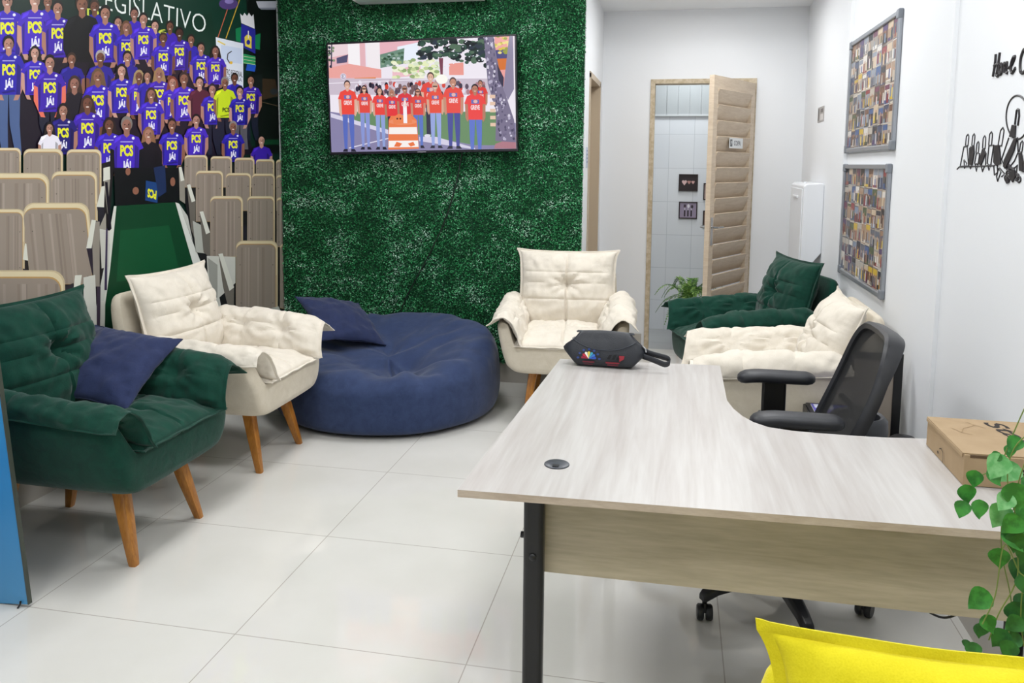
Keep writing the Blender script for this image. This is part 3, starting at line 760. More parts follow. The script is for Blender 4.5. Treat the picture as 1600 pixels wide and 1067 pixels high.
# local frame: front = -x
obj('gas_column', lathe(B(), [(.03, .08), (.03, .22), (.022, .22), (.022, .42)], 20), BLACK, oc)
hub = obj('star_base', lathe(B(), [(.0, .075), (.05, .075), (.055, .10), (.045, .135), (.034, .14), (0, .14)], 24), BLACK, oc)
a0 = math.atan2(2.63-2.78, .135-.383)
for k in range(5):
    a = a0+k*2*PI/5; d = Vector((math.cos(a), math.sin(a), 0)); n_ = Vector((-d.y, d.x, 0))
    bm = B(); prof = [(.03, .115, .030, .022), (.14, .112, .026, .02), (.24, .098, .021, .016), (.285, .082, .019, .016), (.295, .075, .016, .012)]
    R_ = []
    for r, z, wv, hv in prof:
        c = d*r+Vector((0, 0, z)); R_.append([bm.verts.new(c+n_*sx*wv*ww+Vector((0, 0, sz*hv))) for sx, sz, ww in ((-1, -1, 1), (1, -1, 1), (1, .4, 1), (.6, 1, 1), (-.6, 1, 1), (-1, .4, 1))])
    for i in range(4):
        for j in range(6): bm.faces.new((R_[i][j], R_[i][(j+1) % 6], R_[i+1][(j+1) % 6], R_[i+1][j]))
    bm.faces.new(R_[0][::-1]); bm.faces.new(R_[-1]); bmesh.ops.recalc_face_normals(bm, faces=bm.faces[:])
    arm_ = obj('star_arm', bm, BLACK, oc, True, .003)
    # caster: twin wheels below the arm tip
    c = d*.283; bm = B()
    tilt = Matrix.Translation(c+Vector((0, 0, .0))) @ Matrix.Rotation(a+1.1, 4, 'Z')
    for s in (-1, 1):
        lathe(bm, [(0, -.011), (.022, -.011), (.0265, -.006), (.0265, .006), (.022, .011), (0, .011)], 22, tilt @ Matrix.Translation((.008, s*.0145, .0268)) @ Matrix.Rotation(PI/2, 4, 'X')) if s < 0 else None
    b2 = B(); lathe(b2, [(0, -.011), (.022, -.011), (.0265, -.006), (.0265, .006), (.022, .011), (0, .011)], 22, tilt @ Matrix.Translation((.008, .0145, .0268)) @ Matrix.Rotation(PI/2, 4, 'X'))
    me = bpy.data.meshes.new('t'); b2.to_mesh(me); b2.free(); bm.from_mesh(me); bpy.data.meshes.remove(me)
    bx(bm, -.012, .022, -.004, .004, .03, .062, mx=tilt); tube(bm, [c+Vector((0, 0, .05)), c+Vector((0, 0, .075))], .008, 8)
    obj('caster', bm, BLACK, arm_, True)
def S_seat(u, v): return Vector((u*.235*(1-.05*v*v)+.01, v*.235*(1-.05*u*u), .455-.02*max(0, -u)**3))
obj('seat', cushion(S_seat, .085, 30, 30, .004, (), (), 1, .002, 5), mat('black_seat_fabric', '131416', .9, .2, bump=(300, .3)), oc)
obj('seat_mechanism', bx(bx(box(-.10, .12, -.07, .07, .37, .415), -.04, .20, -.03, .03, .385, .42), .17, .215, -.035, .035, .385, .62), BLACK, oc, False, .01)
# armrests (pads run along x)
PADM = mat('black_soft_pad', '202228', .45, .5)
for s in (-1, 1):
    yy = s*.262
    bm = B(); R_ = []
    for t_ in [.5-.5*math.cos(PI*q_/14) for q_ in range(15)]:
        x = -.135+.275*t_; e = min(t_, 1-t_); k = (1-(1-min(1, e/.13))**2)**.5
        wv = .040*k+.004; hv = .019*k+.002; zc = .733-.012*(max(0, .3-t_)/.3)**1.5
        R_.append([bm.verts.new((x, yy+wv*math.copysign(abs(math.cos(q))**.6, math.cos(q)), zc+hv*math.copysign(abs(math.sin(q))**.7, math.sin(q)))) for q in [2*PI*j/16 for j in range(16)]])
    for i in range(14):
        for j in range(16): bm.faces.new((R_[i][j], R_[i][(j+1) % 16], R_[i+1][(j+1) % 16], R_[i+1][j]))
    bm.faces.new(R_[0][::-1]); bm.faces.new(R_[-1]); bmesh.ops.recalc_face_normals(bm, faces=bm.faces[:])
    ar = obj('armrest_pad', bm, PADM, oc)
    bm = B(); bx(bm, -.045, .04, yy-.014, yy+.014, .50, .72); bx(bm, -.055, .05, yy-.02, yy+.02, .43, .60)
    bx(bm, -.04, .035, min(yy, s*.10), max(yy, s*.10), .405, .43)
    obj('armrest_post', bm, BLACKM, oc, False, .008, 3)
# backrest: mesh panel in a rounded frame, tilted back
yt = .225
def back_pt(v, w_):     # v 0..1 height, w_ -1..1 across
    z = .53+.44*v; x = .10+.172*v+ .02*math.sin(PI*v) ; wd = .205+.025*math.sin(PI*min(1, v*1.05))
    return Vector((x+.022*(1-w_*w_)-.0, w_*wd, z))
def edge_loop(n=72, sc=1.0):
    out = []
    for k in range(n):
        a = 2*PI*k/n; c, s = math.cos(a), math.sin(a); w_ = math.copysign(abs(c)**.35, c)*sc; v = .5+.5*math.copysign(abs(s)**.55, s)*sc
        out.append(back_pt(v, w_))
    return out
bm = B(); lp = edge_loop(); n = len(lp); R_ = []
cen = back_pt(.5, 0)
for i, p_ in enumerate(lp):
    tn = (lp[(i+1) % n]-lp[i-1]).normalized(); ou = (p_-cen); ou -= tn*ou.dot(tn); ou.normalize(); dp = tn.cross(ou).normalized()
    if dp.x < 0: dp = -dp
    hi = max(0, (p_.z-.85)/.12); dpt = .024+.022*hi
    R_.append([bm.verts.new(p_+ou*a_+dp*b__) for a_, b__ in ((-.016, -.008), (0, -.014), (.010, -.006), (.013, dpt*.5), (.008, dpt), (-.012, dpt*.9), (-.018, .008))])
for i in range(n):
    for j in range(7): bm.faces.new((R_[i][j], R_[i][(j+1) % 7], R_[(i+1) % n][(j+1) % 7], R_[(i+1) % n][j]))
bmesh.ops.recalc_face_normals(bm, faces=bm.faces[:])
bf_ = obj('back_frame', bm, mat('charcoal_frame_plastic', '26272b', .4), oc)
MESHM = bpy.data.materials.new('black_mesh_fabric'); MESHM.use_nodes = True; nt = MESHM.node_tree; b = nt.nodes['Principled BSDF']; b.inputs['Base Color'].default_value = lin('0e0e10'); b.inputs['Roughness'].default_value = .8; b.inputs['Alpha'].default_value = .90
bm = B(); G = [[bm.verts.new(back_pt(v, w_*(1 if .06 < v < .94 else .9))) for w_ in np.linspace(-.97, .97, 21)] for v in np.linspace(.02, .98, 31)]
for i in range(30):
    for j in range(20): bm.faces.new((G[i][j], G[i][j+1], G[i+1][j+1], G[i+1][j]))
obj('back_mesh', bm, MESHM, bf_)
obj('back_support', tube(B(), smoothpts([(.235, 0, .42), (.245, 0, .50), (.24, 0, .60), (.245, 0, .72)], 5), [.022]*16, 10), BLACK, oc)
bm = B(); tube(bm, smoothpts([(.215, -.17, .70), (.232, -.1, .69), (.236, 0, .68), (.232, .1, .69), (.215, .17, .70)], 5), .012, 8); obj('lumbar_bar', bm, BLACK, oc)
obj('adjusting_lever', tube(B(), smoothpts([(.05, -.10, .42), (.05, -.22, .425), (.07, -.30, .43)], 5), .005, 8), mat('grey_lever', '4b4d52', .3), oc)
# ------------------------------------------------------------------ artificial hedge (uncountable leaves)
def hedge():
    bk = mat('hedge_backing', '123822', .9, .1, var=(60, '2a4a38', .15))
    o = obj('artificial_hedge', box(XL+.01, -.605, YG-.022, YG-.001, .14, 2.88), bk, None, False)
    tag(o, 'dark green artificial boxwood hedge panel covering the wall behind the television', 'artificial hedge', kind='stuff')
    rs = np.random.RandomState(3); N = 120000
    x = rs.uniform(XL+.015, -.598, N); z = rs.uniform(.135, 2.66, N)
    # clumps come forward more
    cl = .5+.5*np.sin(x*41+3*np.sin(z*17))*np.sin(z*37+2*np.sin(x*23))
    y = YG-.022-rs.uniform(0, .020, N)-.018*cl*rs.uniform(.3, 1, N)
    a = rs.normal(size=(N, 3)); a[:, 1] -= .3; a /= np.linalg.norm(a, axis=1, keepdims=True)
    b = rs.normal(size=(N, 3)); b -= (b*a).sum(1, keepdims=True)*a; b /= np.linalg.norm(b, axis=1, keepdims=True)
    L = rs.uniform(.004, .0085, N)[:, None]; W = L*rs.uniform(.35, .6, N)[:, None]
    c = np.stack([x, y, z], 1)
    V = np.concatenate([c-a*L, c+b*W, c+a*L, c-b*W]).reshape(4, N, 3).transpose(1, 0, 2).reshape(-1, 3)
    edge = (V[:, 0] > -.585); V[edge, 0] = -.585
    me = bpy.data.meshes.new('foliage'); me.vertices.add(4*N); me.vertices.foreach_set('co', V.astype('f4').ravel())
    me.loops.add(4*N); me.loops.foreach_set('vertex_index', np.arange(4*N, dtype='i4'))
    me.polygons.add(N); me.polygons.foreach_set('loop_start', np.arange(0, 4*N, 4, dtype='i4'))
    pt = np.array([noise.noise(Vector((x[i]*5, z[i]*7, 1)))+.6*noise.noise(Vector((x[i]*19, z[i]*23, 4))) for i in range(N)])+rs.normal(0, .33, N)
    me.polygons.foreach_set('material_index', np.digitize(pt, [-.22, .18, .62]).astype('i4'))
    for n_, col, r in (('leaf_dark', '186a38', .5), ('leaf_mid', '2f9456', .45), ('leaf_light', '5bb07a', .4), ('leaf_glint', 'a9cfb8', .4)): me.materials.append(mat(n_, col, r, .5))
    me.update(); me.validate()
    f = bpy.data.objects.new('foliage', me); C.objects.link(f); f.parent = o; f['kind'] = 'stuff'
hedge()
# white backing strip at the hedge's left edge and the emerging cable
o = obj('hanging_cable', tube(B(), smoothpts([at_y(*q, YG-.055) for q in ((722, 238), (712, 290), (695, 345), (672, 395), (652, 432), (636, 462), (626, 486))], 6), .0045, 8), mat('green_black_cable', '0c1712', .5)); tag(o, 'dark cable hanging from the television down the hedge wall', 'cable')

# ------------------------------------------------------------------ television with a group photo on screen
YT = YG-.115
tl, tr_, br_, bl_ = at_y(510, 68, YT), at_y(808, 52, YT), at_y(808, 237, YT), at_y(515, 241, YT)
cen = (tl+tr_+br_+bl_)/4; wv = ((tr_-tl)+(br_-bl_))/2; roll = math.atan2(wv.z, wv.x); TW = wv.length; TH = ((tl-bl_).length+(tr_-br_).length)/2
tv = thing('television', 'wall-mounted flat television on the hedge showing people in red shirts', 'television', cen); tv.rotation_euler = (0, -roll, 0)
FRM = mat('tv_dark_bezel', '1a1820', .3)
bz = .012
bm = B(); bx(bm, -TW/2, TW/2, -.0, .035, -TH/2, -TH/2+bz*1.4); bx(bm, -TW/2, TW/2, 0, .035, TH/2-bz, TH/2); bx(bm, -TW/2, -TW/2+bz, 0, .035, -TH/2+bz*1.4, TH/2-bz); bx(bm, TW/2-bz, TW/2, 0, .035, -TH/2+bz*1.4, TH/2-bz)
obj('bezel', bm, FRM, tv, False, .002)
obj('housing', bx(box(-TW/2+.01, TW/2-.01, .012, .04, -TH/2+.01, TH/2-.01), -TW*.36, TW*.36, .04, .07, -TH*.36, TH*.3), BLACK, tv, False, .003)
obj('wall_mount', box(-.2, .2, .068, .095, -.15, .15), BLACKM, tv, False)
SW, SH = TW-2*bz, TH-2.4*bz
# picture coordinates: the crop frame 1512x1067 of the screen, straightened
def tvput(x, y, l):
    u = (x-100)/1310; yt_ = 168-63*u; yb = 930-25*u; v = (y-yt_)/(yb-yt_)
    u = min(1, max(0, u)); v = min(1, max(0, v))
    return Vector((-SW/2+u*SW, .006-l, -TH/2+bz*1.4+(1-v)*SH))
T = Print(tvput, pre='screen', emit=.95, lift=2e-5)
T.rect('f3ecf6', 0, 0, 1512, 1067)
# building, ground
T.poly('e9b9c0', [(92, 168), (370, 150), (370, 400), (92, 420)]); T.poly('efd9df', [(100, 168), (250, 160), (250, 230), (100, 260)])
T.poly('fbf7fa', [(245, 160), (330, 158), (330, 390), (245, 390)]); T.poly('f7f0f4', [(380, 150), (475, 148), (475, 330), (380, 380)])
T.poly('ecb6c2', [(475, 140), (760, 130), (740, 190), (475, 250)]); T.poly('eef4ff', [(600, 180), (745, 150), (745, 260), (600, 310)])
T.poly('6f8f7f', [(475, 235), (650, 190), (640, 300), (475, 330)])
for k in range(26): T.ell(random.choice(['4a6b52', '87a48c', '2f4f3c', 'b6c6c4']), random.uniform(485, 640), random.uniform(215, 315), 12, 9, 7)
T.poly('565274', [(160, 260), (245, 235), (235, 290), (160, 300)]); T.poly('f0a9a2', [(100, 330), (250, 300), (480, 340), (480, 400), (100, 400)])
T.poly('e98d4e', [(285, 400), (440, 395), (440, 435), (285, 440)]); T.poly('f2c3cc', [(560, 350), (760, 300), (760, 380), (560, 400)])
T.line('3a3a52', [(128, 165), (118, 330)], 9)
for k in range(12): T.ell(random.choice(['4d5a48', '869879', '353548']), random.uniform(100, 140), random.uniform(165, 330), 10, 10, 7)
for k in range(70):   # pale palm and tree
    T.ell(random.choice(['e9f0c0', 'f5f6dc', 'c3d39a', 'dfe8cf', '98b078']), random.uniform(570, 880), random.uniform(270, 400), 20, 13, 7)
T.poly('7c3f52', [(890, 260), (920, 260), (915, 380), (900, 380)])
T.poly('ef9c92', [(960, 300), (1060, 290), (1060, 380), (960, 380)]); T.poly('f0a5a0', [(1275, 105), (1400, 100), (1400, 460), (1275, 460)])
T.poly('d8742e', [(1275, 260), (1370, 255), (1370, 340), (1275, 345)]); T.poly('4c4a80', [(1280, 205), (1400, 190), (1400, 260), (1280, 265)])
for k in range(150):
    x = random.uniform(760, 1215); y = random.uniform(112, 265)+max(0, (x-880)*.18)*random.random()
    T.ell(random.choice(['1d2b2c', '27403a', '365547', '12191f', '54705a', '2a3445']), x, y, random.uniform(14, 34), random.uniform(9, 22), 7)
for k in range(30): T.ell(random.choice(['f3f6ff', 'dfe8f2']), random.uniform(860, 1210), random.uniform(115, 330), 5, 4, 6)
for k in range(26): T.ell(random.choice(['d9c648', '9aa23a', 'f0e08a']), random.uniform(1278, 1400), random.uniform(108, 230), 14, 10, 7)
# crowd strip
T.rect('cfc2d0', 100, 405, 1250, 520)
for k in range(95): T.ell(random.choice(['3a3244', 'd9473a', '5b4c5e', 'e8e2ee', '221d2c', 'b0808a', '7b5f62']), random.uniform(270, 1200), random.uniform(430, 520), 13, 20, 8)
T.line('f6f0fa', [(100, 440), (1240, 392)], 5)
T.ell('e6dff0', 207, 390, 22, 22, 14); T.ell('7a6f9a', 207, 390, 17, 17, 14); T.ell('f3effa', 207, 390, 14, 14, 14); T.textbox('4a4468', 'E', 201, 380, 214, 401)
# street and lawn
T.poly('8b86ab', [(95, 640), (520, 700), (1410, 720), (1420, 940), (95, 940)]); T.poly('6c8f66', [(270, 640), (1300, 640), (1420, 880), (1130, 880), (280, 720)])
T.poly('dcd8ec', [(105, 650), (520, 770), (520, 800), (105, 680)]); T.line('e8e6f6', [(230, 900), (520, 830)], 7); T.poly('d8d3e8', [(740, 820), (860, 820), (1130, 900), (1130, 930), (740, 850)])
T.poly('b27c88', [(1270, 870), (1420, 820), (1420, 910), (1260, 905)])
# tree trunks
T.poly('7d7590', [(1205, 110), (1270, 108), (1290, 260), (1330, 470), (1400, 700), (1410, 860), (1270, 850), (1280, 640), (1225, 440)])
T.poly('8f87a2', [(1375, 100), (1400, 100), (1402, 480), (1360, 560), (1330, 480)]); T.poly('3b3750', [(1290, 300), (1335, 400), (1330, 470), (1300, 420)])
for k in range(120):
    yy = random.uniform(120, 850); xx = 1235+max(0, (yy-250))*.16+random.uniform(-26, 40+max(0, yy-450)*.12)
    T.ell(random.choice(['b9b1cb', '5d5674', '6e6684', 'd7d1e2', '4a4460']), xx, yy, random.uniform(4, 10), random.uniform(6, 15), 6)
for k in range(5): T.rect('e9c8b0', 1238, 520+k*50, 1275, 545+k*50)
SK = ['d9a48c', 'c98f78', 'e2b49e', 'b97f68', 'd8a890']
def redp(x, y, s, hair, jean, sunglass=False, woman=False, behind=False, feet=900):
    """x, y: centre of the face; s: head width"""
    sk = random.choice(SK); sh = '%02x%02x%02x' % (random.randint(222, 240), random.randint(62, 80), random.randint(55, 72))
    top_ = y+s*.85; sw_ = s*1.22; wl = top_+s*4.1
    if not behind:
        for q in (-1, 1):
            T.poly(jean, [(x+q*s*.05, wl-s*.2), (x+q*s*1.0, wl-s*.2), (x+q*s*.95, (wl+feet)/2), (x+q*s*.82, feet-12), (x+q*s*.34, feet-12), (x+q*s*.2, (wl+feet)/2)])
            T.poly('2a2838', [(x+q*s*.3, feet-14), (x+q*s*.9, feet-14), (x+q*s*1.2, feet+6), (x+q*s*.3, feet+6)])
    if woman: T.poly(hair, [(x-s*.62, y-s*.3), (x+s*.62, y-s*.3), (x+s*.95, y+s*1.4), (x+s*.4, y+s*1.5), (x-s*.5, y+s*1.4), (x-s*.8, y+s*1.0)])
    for q in (-1, 1):
        T.poly(sk, [(x+q*s*1.15, top_+s*1.1), (x+q*s*1.62, top_+s*1.2), (x+q*s*1.55, wl-s*.3), (x+q*s*1.25, wl+s*.35), (x+q*s*1.02, wl)])
    T.poly(sh, [(x-s*.35, top_-s*.1), (x+s*.35, top_-s*.1), (x+s*1.25, top_+s*.3), (x+s*1.7, top_+s*1.5), (x+s*1.15, top_+s*1.6), (x+s*1.08, wl), (x-s*1.08, wl), (x-s*1.15, top_+s*1.6), (x-s*1.7, top_+s*1.5), (x-s*1.25, top_+s*.3)])
    T.poly(sk, [(x-s*.25, y+s*.3), (x+s*.25, y+s*.3), (x+s*.22, top_+s*.08), (x, top_+s*.25), (x-s*.22, top_+s*.08)])
    T.ell(hair, x, y-s*.12, s*.56, s*.72, 14); T.ell(sk, x, y+s*.05, s*.46, s*.62, 14)
    if sunglass: T.rect('1c1a22', x-s*.4, y-s*.14, x+s*.4, y+s*.06)
    else:
        for q in (-1, 1): T.ell('3a2a30', x+q*s*.18, y-s*.04, s*.07, s*.05, 6)
    T.ell('f3e6e2', x, y+s*.33, s*.17, s*.06, 8)
    T.rect('6a6fb8', x-s*.62, top_+s*.85, x+s*.62, top_+s*1.5); T.ell('e8b8b0', x+s*.05, top_+s*1.15, s*.34, s*.3, 8)
    T.textbox('fbeef0', 'GREVE', x-s*.7, top_+s*1.75, x+s*.7, top_+s*2.5, .03)
redp(832, 395, 44, '4a3436', '3a3850', behind=True)
T.rect('33304a', 795, 590, 830, 800); T.ell('e4dfee', 800, 812, 22, 12)
redp(1175, 440, 30, '3a2a30', '3a3850', behind=True)
T.ell('fffdf4', 910, 410, 42, 34, 16); T.ell('fffbe0', 910, 410, 70, 52, 16) if False else None
redp(235, 452, 42, '3c2c30', '5b6fc0', feet=920)
redp(357, 480, 34, '2c2026', '8c9ad8', True, True, feet=905)
redp(468, 495, 34, '3c2a2c', '94a6dc', False, True, feet=905)
redp(555, 505, 34, 'a89088', '322f48', False, True, feet=880)
redp(648, 480, 36, '8a7a80', '5a68b0', True, feet=870)
redp(740, 500, 33, '5a3c38', '5f7ac8', True, True, feet=895)
redp(862, 462, 38, 'c8a898', '98a8e0', True, feet=895)
redp(988, 432, 44, '5a4648', '4a4f9a', feet=900)
redp(1138, 480, 44, '221a22', '6278cc', feet=925)
# orange and white traffic barrel
T.poly('f08050', [(528, 700), (545, 670), (700, 670), (728, 700), (738, 905), (518, 912)]); T.ell('f3936a', 628, 712, 100, 22, 20)
T.poly('fdf6f2', [(530, 752), (727, 750), (730, 800), (527, 800)]); T.poly('fdf6f2', [(524, 848), (733, 846), (736, 892), (521, 896)])
T.poly('ef7a48', [(580, 855), (620, 868), (600, 892), (560, 890)]); T.poly('ef7a48', [(660, 868), (700, 855), (712, 880), (680, 890)])
T.poly('f08858', [(560, 680), (600, 655), (640, 665), (690, 655), (696, 720), (560, 730)]); T.ell('5a2a2a', 590, 690, 7, 7, 8); T.ell('5a2a2a', 612, 690, 7, 7, 8)
T.rect('fdfaff', 634, 600, 660, 722); T.rect('f6e8e4', 640, 560, 654, 610)
T.build('screen_picture', tv)
obj('brand_mark', box(-.03, .03, -.0006, .001, -TH/2+.005, -TH/2+.010), mat('tv_mark', '9a98a2', .4), tv, False)

# ------------------------------------------------------------------ air conditioner (only its underside shows)
ac = thing('air_conditioner', 'white split air conditioner high on the hedge wall above the television', 'air conditioner', (-1.86, YG-.045, 2.555))
a1, a2 = at_y(565, 3, YG-.24), at_y(652, 0, YG-.24)
prof = [(0, 0), (-.13, .0), (-.20, .035), (-.215, .11), (-.205, .27), (-.17, .285), (0, .285)]
w1, w2 = -.27, .60
o = obj('casing', prism(B(), prof, w1, w2, 'x'), mat('ac_white', 'e6ebe9', .35), ac, False, .006)
obj('air_flap', bx(B(), w1+.04, w2-.04, -.185, -.10, -.004, .004), mat('ac_flap', 'cfe3dc', .35), ac, False)
for q in (.0,):
    obj('end_cap', bx(B(), w2, w2+.01, -.19, -.01, .01, .27), mat('ac_white', 'e6ebe9', .35), ac, False, .004)

# ------------------------------------------------------------------ mural on the left wall (flat print)
XM = XL+.001
def mput(x, y, l):
    p_ = at_x(min(x, 436.5+.02*y), y, XM); p_.x = XM+l; 
    if p_.y > YG-.03: p_.y = YG-.03
    if p_.z > ZC: p_.z = ZC
    if p_.z < .131: p_.z = .131
    return p_
Mu = Print(mput, .4, pre='mural', lift=8e-6)
DG = '07231c'
Mu.poly(DG, [(-420, -260), (440, -80), (460, 760), (-420, 1400)])
Mu.poly('0b3327', [(150, -60), (440, -60), (440, 60), (330, 85), (230, 70), (150, 40)]); Mu.poly('0a2f22', [(200, 40), (330, 20), (350, 120), (220, 110)])
Mu.text('e9efec', 'LEGISLATIVO', (150, -22), (322, 24), (321, 52), (150, 12), -.012)
Mu.text('c8d44a', 'DE', (136, 13), (170, 16), (170, 27), (136, 25)); Mu.text('c8d44a', '26', (230, 40), (262, 47), (262, 56), (230, 50))
Mu.line('c9664a', [(362, -5), (340, 60)], 1.2); Mu.line('d6b13a', [(376, -5), (353, 60)], 1.4); Mu.ell('54407e', 357, 6, 15, 9, 14); Mu.ell('8f7fc0', 358, 2, 7, 4, 12)
# ceiling device, dark column, tables at the right
Mu.poly('0a0c0d', [(384, -10), (440, -20), (442, 240), (400, 240), (392, 100)]); Mu.poly('c7c9d6', [(400, 2), (432, 2), (432, 12), (404, 12)]); Mu.poly('8f93a4', [(404, 12), (432, 12), (430, 15), (408, 15)])
Mu.poly('3a2a1e', [(402, 122), (430, 124), (436, 150), (404, 158)]); Mu.poly('14181a', [(396, 118), (410, 116), (410, 148), (396, 150)]); Mu.ell('2a2d33', 428, 143, 6, 5); Mu.line('5b4a38', [(404, 158), (436, 166)], 1); Mu.rect('0d3a22', 404, 218, 438, 226)
# shield with crown
Mu.poly('15804e', [(368, 45), (377, 42), (377, 66), (369, 64)]); Mu.poly('15804e', [(399, 55), (407, 52), (406, 78), (399, 76)])
Mu.poly('e8e8ee', [(375, 21), (379, 25), (382, 20), (386, 25), (389, 20), (393, 26), (396, 22), (398, 45), (377, 36)])
Mu.poly('2b2a9c', [(377, 37), (399, 46), (399, 84), (376, 72)]); Mu.poly('e9d44a', [(382, 58), (386, 54), (390, 55), (393, 58), (393, 76), (383, 72)]); Mu.line('e8e8ee', [(388, 48), (388, 60)], 1.5); Mu.ell('2b2a9c', 388, 66, 3, 4)
Mu.poly('2a9a5e', [(380, 84), (399, 88), (399, 102), (380, 99)]); Mu.poly('2456c4', [(386, 100), (400, 102), (398, 112), (384, 110)])
for k in range(3): Mu.line('d3dcb0', [(381, 88+k*5), (399, 91+k*5)], .7)
# roll-up banner
Mu.poly('dfe6f2', [(337, 58), (380, 68), (380, 140), (341, 134)]); Mu.poly('c9d6ee', [(345, 70), (378, 76), (378, 100), (345, 96)])
Mu.line('20222c', [(362, 80), (356, 84), (355, 92), (359, 99)], 1.6); Mu.ell('e7b93a', 361, 98, 2.4, 2.4); Mu.line('e9cf5a', [(340, 64), (352, 70)], 2)
Mu.text('1d2230', 'CENTRO REGIONAL', (345, 106), (379, 112), (379, 121), (345, 116), .01); Mu.text('4a5572', 'DE SENA', (352, 118), (378, 122), (378, 128), (352, 125))
Mu.poly('160d1e', [(60, 60), (330, 110), (400, 240), (330, 250), (0, 240), (0, 40)])
SKM = ['b08070', '8a5c4a', 'c29484', '6f4636', 'a87866', '96685a']
def mperson(i, x, y, s, wm=0, shirt='3320b4', txt=1, skin=None, hair=None, low=None, jean='1a1c30', long_=0, armc=None):
    """crop coordinates (x, y of the face centre, s = head width) in the 1565 px crop"""
    k = .2812; x *= k; y *= k; s *= k
    sk = skin or SKM[i % 6]; hr = hair or ['1a1212', '241815', '120d0d', '3a2820'][i % 4]
    top_ = y+s*.95; wl = top_+s*3.9
    R = random.Random(i)
    if shirt == '3320b4': shirt = ['3a22b8', '3120ae', '4526bd', '2a1fa6', '3d1fa8'][i % 5]
    if low: 
        for q in (-1, 1):
            Mu.poly(jean, [(x+q*s*.02, wl-2), (x+q*s*1.1, wl-2), (x+q*s*1.05, (wl+low*k)/2), (x+q*s*.95+s*.3, low*k), (x+q*s*.35+s*.3, low*k), (x+q*s*.1, (wl+low*k)/2)])
    if wm: Mu.poly(hr, [(x-s*.6, y-s*.4), (x, y-s*.8), (x+s*.6, y-s*.4), (x+s*.85, y+s*.9), (x+s*.7, y+s*1.7), (x+s*.3, y+s*1.8), (x-s*.4, y+s*1.7), (x-s*.85, y+s*1.1)])
    ac_ = armc or (shirt if long_ else sk)
    for q in (-1, 1):
        Mu.poly(ac_, [(x+q*s*1.15, top_+s*.9), (x+q*s*1.58, top_+s*1.0), (x+q*s*1.6, top_+s*2.8), (x+q*s*.9, wl+s*.5), (x+q*s*.45, wl+s*.55), (x+q*s*1.1, top_+s*2.7)])
    Mu.poly(shirt, [(x-s*.38, top_-s*.08), (x+s*.38, top_-s*.08), (x+s*1.15, top_+s*.22), (x+s*1.62, top_+s*1.25), (x+s*1.2, top_+s*1.45), (x+s*1.12, wl), (x-s*1.12, wl), (x-s*1.2, top_+s*1.45), (x-s*1.62, top_+s*1.25), (x-s*1.15, top_+s*.22)])
    dk = '%02x%02x%02x' % tuple(int(int(shirt[j_:j_+2], 16)*.72) for j_ in (0, 2, 4)); lt = '%02x%02x%02x' % tuple(min(255, int(int(shirt[j_:j_+2], 16)*1.18+8)) for j_ in (0, 2, 4))
    Mu.poly(dk, [(x+s*.8, top_+s*.9), (x+s*1.14, top_+s*1.2), (x+s*1.11, wl), (x+s*.72, wl)]); Mu.poly(dk, [(x-s*1.14, top_+s*1.3), (x-s*.9, top_+s*1.0), (x-s*.95, wl-s*.6), (x-s*1.11, wl)])
    Mu.poly(dk, [(x-s*.7, wl-s*.25), (x+s*.5, wl-s*.5), (x+s*.72, wl-s*.3), (x-s*.5, wl-s*.1)]); Mu.poly(lt, [(x-s*1.05, top_+s*.3), (x-s*.5, top_+s*.08), (x-s*.6, top_+s*.4), (x-s*1.2, top_+s*.8)])
    Mu.poly(sk, [(x-s*.26, y+s*.3), (x+s*.26, y+s*.3), (x+s*.28, top_+s*.0), (x, top_+s*.25), (x-s*.28, top_+s*.0)])
    Mu.ell(hr, x, y-s*.14, s*.56, s*.74, 14); Mu.ell(sk, x, y+s*.06, s*.45, s*.62, 14)
    Mu.ell('%02x%02x%02x' % tuple(int(int(sk[j_:j_+2], 16)*.8) for j_ in (0, 2, 4)), x+s*.26, y+s*.12, s*.17, s*.4, 8)
    for q in (-1, 1): Mu.ell('20140f', x+q*s*.18, y-s*.04, s*.08, s*.05, 6)
    Mu.line('5a3428', [(x, y), (x+s*.03, y+s*.18)], s*.06)
    Mu.ell('e9dcd4', x, y+s*.34, s*.17, s*.06, 8)
    if txt:
        Mu.rect('a9a2dc', x-s*.6, top_+s*.6, x+s*.6, top_+s*.7)
        Mu.textbox('e3e32a', 'PCS', x-s*.62, top_+s*.95, x+s*.62, top_+s*2.05, .05)
        Mu.textbox('e9e8f6', 'JÁ!', x-s*.4, top_+s*2.3, x+s*.42, top_+s*3.45, .05)
        Mu.ell('e6e4f2', x+s*.62, top_+s*.3, s*.14, s*.14, 10)
